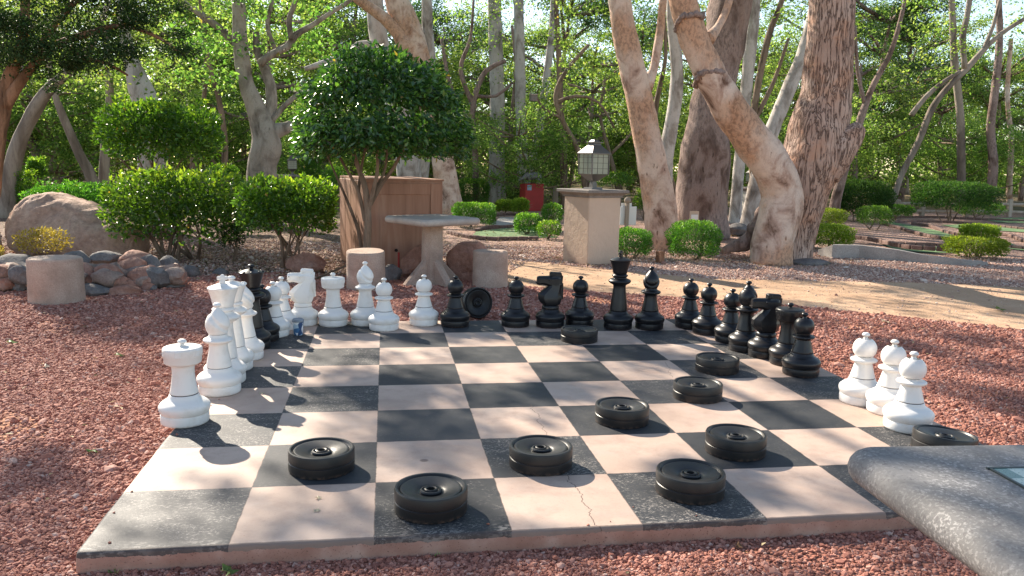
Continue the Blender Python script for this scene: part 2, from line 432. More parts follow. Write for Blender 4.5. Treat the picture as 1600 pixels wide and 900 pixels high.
    h = M.math('SUBTRACT', h, M.math('MULTIPLY', jn, 1.5)); h = M.math('SUBTRACT', h, M.math('MULTIPLY', ck, 1.5))
    h = M.math('SUBTRACT', h, M.math('MULTIPLY', M.math('MULTIPLY', isblack, -1.0), 0.6))
    rg = M.mix(isblack, 0.62, M.math('MULTIPLY_ADD', med, 0.35, 0.42))
    rg = M.mix(top, 0.85, rg)
    return M.fin(c, rg, M.bump(h, 0.35, 0.004), spec=0.28)
MT['board'] = board_mat()

def gravel_mat(name, cs, sc=45.0, bump=0.9, litter=0.0):
    M = NM(name)
    v = M.node('ShaderNodeTexVoronoi'); v.inputs['Scale'].default_value = sc; M.set(v, 'Vector', M.obj)
    g = M.sep(v.outputs['Color'])[0]
    c = M.ramp(g, [(0.0, cs[0]), (0.5, cs[1]), (1.0, cs[2])])
    big = M.noise(0.8, 5, 0.6)
    c = M.mix(M.ramp(big, [(0.45, 0.0), (0.62, 0.55)]), c, cs[3])
    if litter: c = M.mix(M.ramp(M.noise(0.9, 4, 0.6, M.mapping(loc=(5,2,0))), [(0.56, 0.0), (0.64, 0.9)]), c, (0.50,0.24,0.14))
    d = v.outputs['Distance']
    c = M.mix(M.ramp(d, [(0.35, 0.0), (0.75, 0.7)]), c, tuple(x*0.35 for x in cs[0]))
    h = M.math('SUBTRACT', M.math('MULTIPLY', M.noise(sc*0.6, 3), 0.6), d)
    return M.fin(c, 0.9, M.bump(h, bump, 1.0/sc), spec=0.2)
MT['redbed'] = gravel_mat('red_lava_bed', [(0.22,0.085,0.06),(0.36,0.155,0.115),(0.46,0.24,0.19),(0.40,0.16,0.09)], 48, litter=1.0)
MT['pinkbed'] = gravel_mat('pink_gravel_bed', [(0.28,0.16,0.13),(0.48,0.31,0.25),(0.62,0.45,0.37),(0.48,0.29,0.20)], 30)
MT['litterbed'] = gravel_mat('leaf_litter_bed', [(0.16,0.095,0.065),(0.30,0.19,0.14),(0.44,0.31,0.24),(0.20,0.125,0.085)], 22)
def dirt_mat():
    M = NM('packed_dirt')
    c = M.ramp(M.noise(1.3, 6, 0.65), [(0.3, (0.36,0.225,0.14)), (0.5, (0.47,0.31,0.20)), (0.72, (0.55,0.385,0.26))])
    c = M.mix(M.ramp(M.noise(60, 4, 0.7), [(0.55, 0.0), (0.66, 0.6)]), c, (0.58,0.42,0.32))
    c = M.mix(M.ramp(M.noise(38, 4, 0.7, M.mapping(loc=(4,4,0))), [(0.32, 0.7), (0.42, 0.0)]), c, (0.22,0.11,0.075))
    return M.fin(c, 0.95, M.bump(M.math('ADD', M.noise(5, 4), M.math('MULTIPLY', M.noise(80, 4), 0.25)), 0.6, 0.05), spec=0.15)
MT['dirt'] = dirt_mat()
def far_mat():
    M = NM('woodland_floor')
    c = M.ramp(M.noise(0.5, 6, 0.7), [(0.3, (0.10,0.10,0.045)), (0.5, (0.20,0.15,0.09)), (0.7, (0.30,0.22,0.15))])
    return M.fin(c, 0.95, M.bump(M.noise(6, 5), 0.6, 0.1), spec=0.1)
MT['floor'] = far_mat()
MT['turf'] = (lambda M: M.fin(M.ramp(M.noise(3, 4), [(0.3,(0.10,0.17,0.075)),(0.7,(0.17,0.25,0.12))]), 0.8, M.bump(M.noise(200,2),0.4,0.01), spec=0.2))(NM('putting_turf'))
MT['pebble_red'] = None
def pebble_mat(name, stops):
    M = NM(name); r = M.node('ShaderNodeObjectInfo').outputs['Random']
    c = M.ramp(r, stops); c = M.mix(M.math('MULTIPLY', M.noise(2.5, 3), 0.35), c, tuple(x*0.5 for x in stops[1][1]))
    return M.fin(c, 0.85, spec=0.25)
MT['pebble_red'] = pebble_mat('red_lava_stone', [(0.0,(0.22,0.085,0.062)),(0.35,(0.37,0.155,0.112)),(0.7,(0.46,0.215,0.16)),(0.94,(0.54,0.30,0.235)),(1.0,(0.60,0.44,0.37))])
MT['pebble_pink'] = pebble_mat('pink_gravel_stone', [(0.0,(0.28,0.15,0.12)),(0.35,(0.48,0.30,0.235)),(0.75,(0.60,0.42,0.34)),(1.0,(0.72,0.62,0.54))])

def bark(name, pale, mid, dark, flake=0.5, sc=7.0, vert=1.0, bump=0.5, warm=None):
    M = NM(name)
    v = M.mapping(scale=(1,1,vert))
    a = M.noise(sc*0.45, 6, 0.62, v, dist=0.6); b = M.noise(sc*3.4, 5, 0.7, v, dist=0.4); f = M.noise(sc*11, 4, 0.7, v)
    c = M.ramp(a, [(0.34, dark), (0.45, mid), (0.53, pale), (0.70, tuple(min(1, q*1.12) for q in pale))])
    c = M.mix(M.ramp(b, [(0.36, flake), (0.43, 0.0)]), c, mid)
    # small flakes of old bark, sharply edged
    fl = M.voro(sc*1.6, M.mapping(scale=(1,1,vert*0.55)), 'F1', rand=1.0)
    gate = M.ramp(M.noise(sc*0.9, 3, 0.6, v), [(0.50, 0.0), (0.56, 1.0)])
    flk = M.math('MULTIPLY', M.math('MULTIPLY', M.ramp(M.math('ADD', fl, M.math('MULTIPLY', b, 0.35)), [(0.30, 1.0), (0.36, 0.0)]), gate), 0.85)
    c = M.mix(flk, c, dark)
    c = M.mix(M.ramp(f, [(0.30, 0.5), (0.45, 0.0)]), c, tuple(q*0.6 for q in mid))
    if warm:
        c = M.mix(M.ramp(M.noise(0.9, 4, 0.55), [(0.46, 0.0), (0.58, 0.85)]), c, M.mix(M.ramp(b, [(0.4, 1.0), (0.55, 0.0)]), warm, tuple(q*0.5 for q in warm)))
    h = M.math('ADD', M.math('MULTIPLY', flk, 0.6), M.math('ADD', b, M.math('MULTIPLY', f, 0.4)))
    return M.fin(c, 0.85, M.bump(h, bump, 0.03), spec=0.2)
MT['syc_pale'] = bark('pale_sycamore_bark', (0.66,0.52,0.43), (0.50,0.35,0.28), (0.14,0.075,0.05), 0.5, 6.5, 0.7, 0.6, warm=(0.56,0.33,0.21))
MT['syc_grey'] = bark('grey_sycamore_bark', (0.50,0.46,0.43), (0.34,0.30,0.27), (0.17,0.14,0.12), 0.6, 6.0, 0.5, 0.4)
MT['bark_dark'] = bark('dark_scaly_bark', (0.30,0.215,0.185), (0.17,0.11,0.09), (0.07,0.045,0.035), 0.6, 7.0, 0.45, 1.0, warm=(0.36,0.27,0.24))
MT['bark_brown'] = bark('brown_bark', (0.26,0.19,0.14), (0.17,0.12,0.085), (0.075,0.05,0.035), 0.5, 8.0, 0.25, 0.7)
MT['bark_orange'] = bark('reddish_juniper_bark', (0.34,0.19,0.12), (0.22,0.12,0.07), (0.10,0.055,0.035), 0.5, 9.0, 0.2, 0.8)
MT['wood_far'] = bark('mottled_wood', (0.30,0.25,0.205), (0.19,0.15,0.12), (0.09,0.07,0.055), 0.5, 3.0, 0.3, 0.6)
def fissure_mat():
    M = NM('fissured_red_bark')
    v = M.mapping(scale=(1,1,0.13))
    w1 = M.math('ABSOLUTE', M.math('SUBTRACT', M.noise(17, 5, 0.6, M.mapping(scale=(1,1,0.14)), dist=0.6), 0.5)); w2 = M.noise(20, 4, 0.6, M.mapping(scale=(1,1,0.16)), dist=0.2)
    big = M.noise(1.3, 6, 0.6)
    c = M.ramp(big, [(0.32, (0.34,0.215,0.165)), (0.5, (0.47,0.32,0.255)), (0.68, (0.56,0.42,0.35))])
    c = M.mix(M.ramp(M.noise(2.2,5,0.6,M.mapping(loc=(2,7,1))), [(0.54,0.0),(0.64,0.6)]), c, (0.52,0.28,0.18))
    c = M.mix(M.ramp(w1, [(0.0, 0.9), (0.012, 0.75), (0.034, 0.0)]), c, (0.11,0.06,0.045))
    c = M.mix(M.ramp(w2, [(0.34, 0.35), (0.44, 0.0)]), c, (0.22,0.13,0.10))
    h = M.math('ADD', M.ramp(w1, [(0.0, 0.0), (0.05, 1.0)]), M.math('MULTIPLY', w2, 0.8))
    return M.fin(c, 0.85, M.bump(M.math('ADD', h, M.math('MULTIPLY', M.noise(90,3), 0.2)), 0.8, 0.03), spec=0.2)
MT['fissure'] = fissure_mat()

def wall_mat(name, c):
    M = NM(name)
    cc = M.mix(M.ramp(M.noise(2.5, 5), [(0.4, 0.0), (0.65, 0.35)]), c, tuple(x*0.75 for x in c))
    z = M.sep()[2]
    cc = M.mix(M.math('MULTIPLY', M.ramp(z, [(0.0, 1.0), (0.12, 0.0)]), 0.5), cc, (0.36,0.24,0.18))
    return M.fin(cc, 0.85, M.bump(M.math('ADD', M.noise(14, 4), M.math('MULTIPLY', M.noise(90,3), 0.4)), 0.35, 0.02), spec=0.2)
MT['stucco'] = wall_mat('beige_stucco', (0.56,0.435,0.34))
MT['stucco_white'] = wall_mat('pale_stucco', (0.50,0.48,0.44))
MT['capstone'] = stone('painted_grey_cap', (0.17,0.15,0.14), (0.225,0.20,0.18), (0.27,0.24,0.22), 3, 0.2, 60)
MT['bronze'] = NM('dark_bronze_metal').fin((0.13,0.12,0.115), 0.45, metal=0.6)
def plank_mat():
    M = NM('stained_wood_boards')
    g = M.noise(9, 5, 0.6, M.mapping(scale=(1,1,0.08)), dist=0.5)
    c = M.ramp(g, [(0.3, (0.25,0.13,0.085)), (0.55, (0.34,0.185,0.125)), (0.75, (0.41,0.25,0.18))])
    return M.fin(c, 0.7, M.bump(g, 0.4, 0.01), spec=0.25)
MT['plank'] = plank_mat()
MT['gap'] = NM('dark_gap').fin((0.02,0.012,0.01), 0.9)
MT['oldwood'] = (lambda M: M.fin(M.ramp(M.noise(6,4,0.6,M.mapping(scale=(1,1,0.15))), [(0.3,(0.28,0.22,0.17)),(0.7,(0.46,0.39,0.32))]), 0.85, spec=0.2))(NM('weathered_wood'))
MT['redpaint'] = (lambda M: M.fin(M.mix(M.ramp(M.noise(5,4),[(0.4,0.0),(0.7,0.5)]), (0.34,0.035,0.032), (0.22,0.03,0.025)), 0.6, spec=0.3))(NM('faded_red_paint'))
MT['signwhite'] = NM('white_sign_panel').fin((0.72,0.72,0.70), 0.6)
MT['brick'] = stone('edging_brick', (0.13,0.08,0.068), (0.21,0.135,0.115), (0.29,0.20,0.17), 14, 0.4, 60)
MT['concrete'] = stone('pale_concrete', (0.27,0.25,0.24), (0.35,0.33,0.315), (0.42,0.40,0.38), 2, 0.2, 50)
MT['sculpt'] = stone('grey_cast_metal', (0.14,0.14,0.145), (0.22,0.22,0.23), (0.30,0.30,0.31), 6, 0.3, 40, rough=0.5)

def glass_mat():
    M = NM('milky_seeded_glass')
    M.fin((0.42,0.44,0.40), 0.25, spec=0.5)
    t = M.node('ShaderNodeBsdfTranslucent'); t.inputs[0].default_value = (0.55,0.60,0.50,1)
    mx = M.node('ShaderNodeMixShader'); mx.inputs[0].default_value = 0.5
    M.l.new(M.b.outputs[0], mx.inputs[1]); M.l.new(t.outputs[0], mx.inputs[2]); M.l.new(mx.outputs[0], M.out.inputs[0])
    return M.mat
MT['pane'] = glass_mat()
def cup_mat():
    M = NM('printed_cup')
    v = M.node('ShaderNodeTexVoronoi'); v.inputs['Scale'].default_value = 34; M.set(v, 'Vector', M.mapping(scale=(1,1,0.8), rot=(0.5,0.4,0.3)))
    g = M.sep(v.outputs['Color'])[0]
    c = M.ramp(g, [(0.0,(0.78,0.80,0.82)),(0.34,(0.05,0.16,0.34)),(0.55,(0.45,0.60,0.72)),(0.72,(0.80,0.82,0.83)),(0.86,(0.02,0.07,0.18))], 'CONSTANT')
    return M.fin(c, 0.45)
MT['cup'] = cup_mat()
MT['lid'] = NM('grey_lid').fin((0.22,0.26,0.31), 0.45)
MT['syc_brown'] = bark('brown_grey_sycamore_bark', (0.37,0.32,0.275), (0.25,0.21,0.175), (0.10,0.08,0.065), 0.6, 6.0, 0.5, 0.6)
MT['darkhedge'] = leaf_mat('dark_matte_leaves', (0.018,0.05,0.014), (0.04,0.10,0.025), (0.10,0.18,0.045), 0.35, (1.8,2.0,0.8), 0.6, 0.15)
# ------------------------------------------------------------------ ground
def sheet(name, poly, z, mat, kind='structure', rough_edge=0.0, seed=1):
    rr = random.Random(seed); P = [Vector((float(x), float(y), 0)) for x, y in poly]
    if rough_edge:
        Q = []
        for i in range(len(P)):
            a, b = P[i], P[(i+1) % len(P)]; L = (b-a).length; k = max(1, int(L/0.25)); nrm = Vector((-(b-a).y, (b-a).x, 0)).normalized()
            for j in range(k):
                p = a.lerp(b, j/k); Q.append(p + nrm*rough_edge*(mnoise.noise(p*1.7)*1.2+mnoise.noise(p*6)*0.6))
        P = Q
    from mathutils.geometry import tessellate_polygon
    tris = tessellate_polygon([P])
    me = bpy.data.meshes.new(name); me.from_pydata([(p.x, p.y, z) for p in P], [], [tuple(t) for t in tris])
    me.materials.append(mat)
    bm_n = [pl.normal.z for pl in me.polygons]
    if bm_n and sum(bm_n) < 0: me.flip_normals()
    o = bpy.data.objects.new(name, me); col.objects.link(o); tag(o, kind=kind); return o

def g2(*pts, z=G): return [tuple(gp(x, y, z)[:2]) for x, y in pts]
sheet('ground', [(-150,-60),(200,-60),(200,260),(-150,260)], G-0.012, MT['floor'])
lit = [(-14,6.2),(0.2,6.6),(2.4,7.0),(3.2,9.0),(5.0,9.4),(4.2,16.5),(-14,16.5)]
sheet('leaf_litter_bed', lit, G-0.008, MT['litterbed'], rough_edge=0.25, seed=2)
pink = [(2.0,8.6),(3.0,8.9),(4.3,7.7),(5.2,7.0),(7.8,6.7),(9.6,6.1),(14,5.5),(26,9),(26,26),(3.0,26),(2.2,13)]
sheet('pink_gravel_bed', pink, G-0.004, MT['pinkbed'], rough_edge=0.12, seed=3)
path = [(1.0,7.2),(2.09,6.9),(2.5,6.5),(3.18,6.06),(4.22,5.6),(5.49,4.89),(6.9,3.7),(9.0,1.8),(14,-1.0),(16,4.5),(9.6,6.1),(7.8,6.75),(5.2,7.1),(4.3,7.8),(3.0,8.9),(2.0,9.0),(1.0,9.4)]
sheet('dirt_path', path, G, MT['dirt'], rough_edge=0.10, seed=4)
redp = [(-12,-6),(16,-6),(14,-1.0),(9.0,1.8),(6.9,3.7),(5.49,4.89),(4.22,5.6),(3.18,6.06),(2.5,6.5),(2.09,6.9),(1.0,7.2),(-0.6,7.6),(-3,5.9),(-12,5.9)]
sheet('red_gravel_bed', redp, G+0.004, MT['redbed'], rough_edge=0.12, seed=5)

# loose stones of the gravel beds (nobody could count them)
def in_poly(X, Y, poly):
    inside = np.zeros(len(X), bool); n = len(poly); j = n-1
    for i in range(n):
        xi, yi = poly[i]; xj, yj = poly[j]
        c = ((yi > Y) != (yj > Y)) & (X < (xj-xi)*(Y-yi)/((yj-yi) or 1e-12)+xi)
        inside ^= c; j = i
    return inside
def pebble_stuff(name, X, Y, S, z, mat, sub=1):
    n = len(X)
    me = bpy.data.meshes.new(name); me.vertices.add(n)
    co = np.stack([X, Y, np.full(n, z)+S*0.12*rng.random(n)], 1)
    me.vertices.foreach_set('co', co.astype(np.float32).ravel())
    sc = np.stack([S*rng.uniform(.38,.62,n), S*rng.uniform(.32,.5,n), S*rng.uniform(.22,.40,n)], 1)
    a = me.attributes.new('scl', 'FLOAT_VECTOR', 'POINT'); a.data.foreach_set('vector', sc.astype(np.float32).ravel())
    ro = np.stack([rng.uniform(-.7,.7,n), rng.uniform(-.7,.7,n), rng.uniform(0,6.28,n)], 1)
    a = me.attributes.new('rot', 'FLOAT_VECTOR', 'POINT'); a.data.foreach_set('vector', ro.astype(np.float32).ravel())
    o = obj_of(me, name); tag(o, kind='stuff')
    ng = bpy.data.node_groups.new(name+'_scatter', 'GeometryNodeTree')
    ng.interface.new_socket('Geometry', in_out='INPUT', socket_type='NodeSocketGeometry')
    ng.interface.new_socket('Geometry', in_out='OUTPUT', socket_type='NodeSocketGeometry')
    N = ng.nodes; L = ng.links
    gi = N.new('NodeGroupInput'); go = N.new('NodeGroupOutput')
    ic = N.new('GeometryNodeMeshIcoSphere'); ic.inputs['Radius'].default_value = 1.0; ic.inputs['Subdivisions'].default_value = sub
    sm = N.new('GeometryNodeSetMaterial'); sm.inputs['Material'].default_value = mat
    # knock the ball out of round
    sp = N.new('GeometryNodeSetPosition'); nz = N.new('ShaderNodeTexNoise'); nz.inputs['Scale'].default_value = 1.1
    vm = N.new('ShaderNodeVectorMath'); vm.operation = 'SUBTRACT'; vm.inputs[1].default_value = (0.5,0.5,0.5)
    v2 = N.new('ShaderNodeVectorMath'); v2.operation = 'SCALE'; v2.inputs['Scale'].default_value = 1.3
    L.new(nz.outputs['Color'], vm.inputs[0]); L.new(vm.outputs[0], v2.inputs[0]); L.new(v2.outputs[0], sp.inputs['Offset'])
    L.new(ic.outputs[0], sp.inputs['Geometry']); L.new(sp.outputs[0], sm.inputs['Geometry'])
    ip = N.new('GeometryNodeInstanceOnPoints'); L.new(gi.outputs[0], ip.inputs['Points']); L.new(sm.outputs[0], ip.inputs['Instance'])
    for nm, key in (('scl', 'Scale'), ('rot', 'Rotation')):
        na = N.new('GeometryNodeInputNamedAttribute'); na.data_type = 'FLOAT_VECTOR'; na.inputs['Name'].default_value = nm
        L.new(na.outputs['Attribute'], ip.inputs[key])
    L.new(ip.outputs[0], go.inputs[0])
    md = o.modifiers.new('scatter', 'NODES'); md.node_group = ng
    return o
def in_view(X, Y, Z, mar=60):
    P = np.stack([X, Y, np.full(len(X), Z)], 1)-CAM; Q = P @ RM.T
    u = F*Q[:,0]/Q[:,2]+800; v = F*Q[:,1]/Q[:,2]+450
    return (Q[:,2] > 0.3) & (u > -mar) & (u < 1600+mar) & (v < 900+mar), Q[:,2]
def scatter(poly, box, dens, size, maxn, z, near=0, far=99, mar=250):
    n = int((box[1]-box[0])*(box[3]-box[2])*dens)
    X = rng.uniform(box[0], box[1], n); Y = rng.uniform(box[2], box[3], n)
    ok, dep = in_view(X, Y, z, mar); ok &= in_poly(X, Y, poly) & (dep > near) & (dep <= far)
    X = X[ok]; Y = Y[ok]; dep = dep[ok]
    keep = ~((X > -0.01) & (X < 4.01) & (Y > -0.012) & (Y < 4.01)); X = X[keep]; Y = Y[keep]; dep = dep[keep]
    thin = np.sin(X*2.1+1.3*np.sin(Y*1.7))*np.sin(Y*2.6+1.1*np.sin(X*1.3+2)) + 0.4*np.sin(X*5.3+Y*4.1)
    keep = (thin < 0.75) | (rng.random(len(X)) < 0.35); X = X[keep]; Y = Y[keep]; dep = dep[keep]
    S = size*0.9*rng.lognormal(0, 0.33, len(X))*np.where(rng.random(len(X)) < 0.025, 1.8, 1.0)
    return X, Y, S
xs = [scatter(redp, (-3,7,-2,3), 15500, 0.0145, 0, G, 0, 3.6), scatter(redp, (-6,10,-1,8), 8500, 0.0185, 0, G, 3.6, 6.0), scatter(redp, (-7,12,0,8), 3400, 0.024, 0, G, 6.0, 14)]
pebble_stuff('red_lava_gravel', *[np.concatenate([a[i] for a in xs]) for i in range(3)], G+0.004, MT['pebble_red'])
# a few chips kicked up onto the board along its edges
n_ = 45; X = np.concatenate([rng.exponential(0.10, n_//3), rng.uniform(0.05,3.9,n_//3), 4-rng.exponential(0.12, n_//3)]); Y = np.concatenate([rng.uniform(0,3.9,n_//3), rng.exponential(0.09, n_//3), rng.uniform(0.3,3.9,n_//3)])
k_ = (X > .02)&(X < 3.97)&(Y > .01)&(Y < 3.97); pebble_stuff('gravel_chips_on_board', X[k_], Y[k_], 0.009*rng.lognormal(0,.35,k_.sum()), 0.001, MT['pebble_red'])
xs = [scatter(pink, (2,12,6,16), 1700, 0.024, 0, G, 0, 14), scatter(lit, (-8,5,6,12), 500, 0.03, 0, G, 0, 14), scatter(path, (1,12,1,9.5), 60, 0.018, 0, G, 0, 14)]
pebble_stuff('pink_gravel', *[np.concatenate([a[i] for a in xs]) for i in range(3)], G, MT['pebble_pink'])
# leaf litter scraps
def litter(name, n, box, z, size, mat, filt=None):
    X = rng.uniform(box[0], box[1], n); Y = rng.uniform(box[2], box[3], n)
    if filt is not None: k = filt(X, Y); X = X[k]; Y = Y[k]
    n = len(X); C = np.stack([X, Y, np.full(n, z)+rng.random(n)*0.012], 1)
    a = rng.uniform(0, 6.28, n); D = np.stack([np.cos(a), np.sin(a), rng.normal(0, .12, n)], 1)
    N = np.stack([rng.normal(0,.35,n), rng.normal(0,.35,n), np.ones(n)], 1)
    o = obj_of(leaf_mesh(name, C, D, N, size*rng.uniform(.5,1.3,n), size*0.5*rng.uniform(.6,1.2,n), mat), name); tag(o, kind='stuff'); return o
litter('leaf_litter', 5200, (-7,4.6,6.0,15), G+0.012, 0.05, MT['dry'], lambda X, Y: in_poly(X, Y, lit))
litter('scattered_leaf_scraps', 1500, (-5,11,-1.5,12), G+0.022, 0.035, MT['dry'], lambda X, Y: ~((X > -0.1)&(X < 4.1)&(Y > -.1)&(Y < 4.1)))

def heap(X, Y):
    k = np.zeros(len(X), bool)
    for (x, y, r) in ((5.85,10.7,.75),(7.5,13.1,1.1),(6.83,8.65,.75),(7.42,9.0,.9),(4.02,8.72,.7),(0.8,6.95,.6),(-1.7,8.7,1.2),(-.2,8.0,.9)): k |= np.hypot(X-x, Y-y) < r*(0.5+0.8*rng.random(len(X)))
    return k
litter('leaf_litter_round_trunks', 9000, (-3,9,6.3,14.3), G+0.016, 0.05, MT['dry'], heap)

# ------------------------------------------------------------------ the board
bd = MB()
sx0, sx1, sy0, sy1, h_, b_ = 0.0, 4.0, -0.012, 4.0, 0.16, 0.010
nx = 80
def rim(off, z, rc=0.09):
    pts = []
    for (cx, cy, a0) in ((sx1, sy0, -90), (sx1, sy1, 0), (sx0, sy1, 90), (sx0, sy0, 180)):
        r = rc if (cx, cy) in ((sx1, sy1), (sx1, sy0)) else 0.02
        ccx = cx - math.copysign(r, cx-2); ccy = cy - math.copysign(r, cy-2)
        for k in range(5):
            a = R_(a0+90*k/4); pts.append((ccx+(r+off)*math.cos(a), ccy+(r+off)*math.sin(a), z))
    # divide long edges so the edge can waver
    out = []
    for i in range(len(pts)):
        a, b = Vector(pts[i]), Vector(pts[(i+1) % len(pts)]); k = max(1, int((b-a).length/0.06))
        for j in range(k): out.append(a.lerp(b, j/k))
    return out
rings = []
for off, z in ((0.004, -h_), (0.003, -0.05), (0.0, -0.012), (-0.003, -0.004), (-0.010, -0.0008), (-0.016, 0.0)):
    rg = rim(off, z)
    if z < -0.001:
        rg = [p + Vector((0, 0, 0)) + (Vector((p.x-2, p.y-2, 0)).normalized()*0.004*mnoise.noise(Vector((p.x*5, p.y*5, z*30)))) for p in rg]
    rings.append(rg)
n_ = len(rings[0]); base = []
for rg in rings: base.append(bd.add(rg, []))
for a, b in zip(base[:-1], base[1:]):
    for k in range(n_):
        bd.f.append((a+k, a+(k+1) % n_, b+(k+1) % n_, b+k)); bd.m.append(0); bd.sm.append(True)
bd.f.append(tuple(base[-1]+k for k in range(n_))); bd.m.append(0); bd.sm.append(True)
board = bd.build('giant_chessboard', MT['board'], sharp=50)
tag(board, 'giant concrete chessboard of tan and charcoal squares set in red gravel', 'chessboard')

# ------------------------------------------------------------------ chess pieces
def rp(*pts, sub=3):
    """profile through points, rounded by Catmull-Rom except where doubled"""
    return list(pts)
def smooth_prof(pts, k=4):
    out = []
    n = len(pts)
    for i in range(n-1):
        p0 = pts[max(i-1,0)]; p1 = pts[i]; p2 = pts[i+1]; p3 = pts[min(i+2,n-1)]
        for j in range(k):
            t = j/k
            out.append(tuple(max(0.0 if q == 0 else -9, 0.5*((2*p1[q])+(p2[q]-p0[q])*t+(2*p0[q]-5*p1[q]+4*p2[q]-p3[q])*t*t+(3*p1[q]-p0[q]-3*p2[q]+p3[q])*t**3)) for q in (0,1)))
    out.append(pts[-1]); return out
BASE = [(0,0),(0.108,0),(0.114,0.004),(0.1165,0.012),(0.117,0.045),(0.1155,0.049),(0.112,0.0505),(0.112,0.0535),(0.1165,0.056)] + \
       smooth_prof([(0.1185,0.060),(0.124,0.078),(0.1215,0.096),(0.106,0.112),(0.086,0.124),(0.0745,0.136)]) + [(0.0725,0.146),(0.070,0.1485),(0.066,0.1495),(0,0.1495)]
def seamring(mb, r, z): mb.lathe([(0, z-0.002), (r, z-0.002), (r, z+0.004), (0, z+0.004)], 32, mi=1)
def ball(r, zc, top=True, k=14, zs=1.0): return [(max(1e-7, r*math.cos(a)) if abs(a) < 1.57 else 0.0, zc+zs*r*math.sin(a)) for a in [(-math.pi/2+math.pi*i/k) for i in range(k+1)]]
FIN = lambda z, s=1.0: smooth_prof([(0.016*s, z-0.010), (0.0115*s, z), (0.0125*s, z+0.006*s), (0.021*s, z+0.013*s), (0.0215*s, z+0.020*s), (0.013*s, z+0.029*s), (0.0, z+0.031*s)])

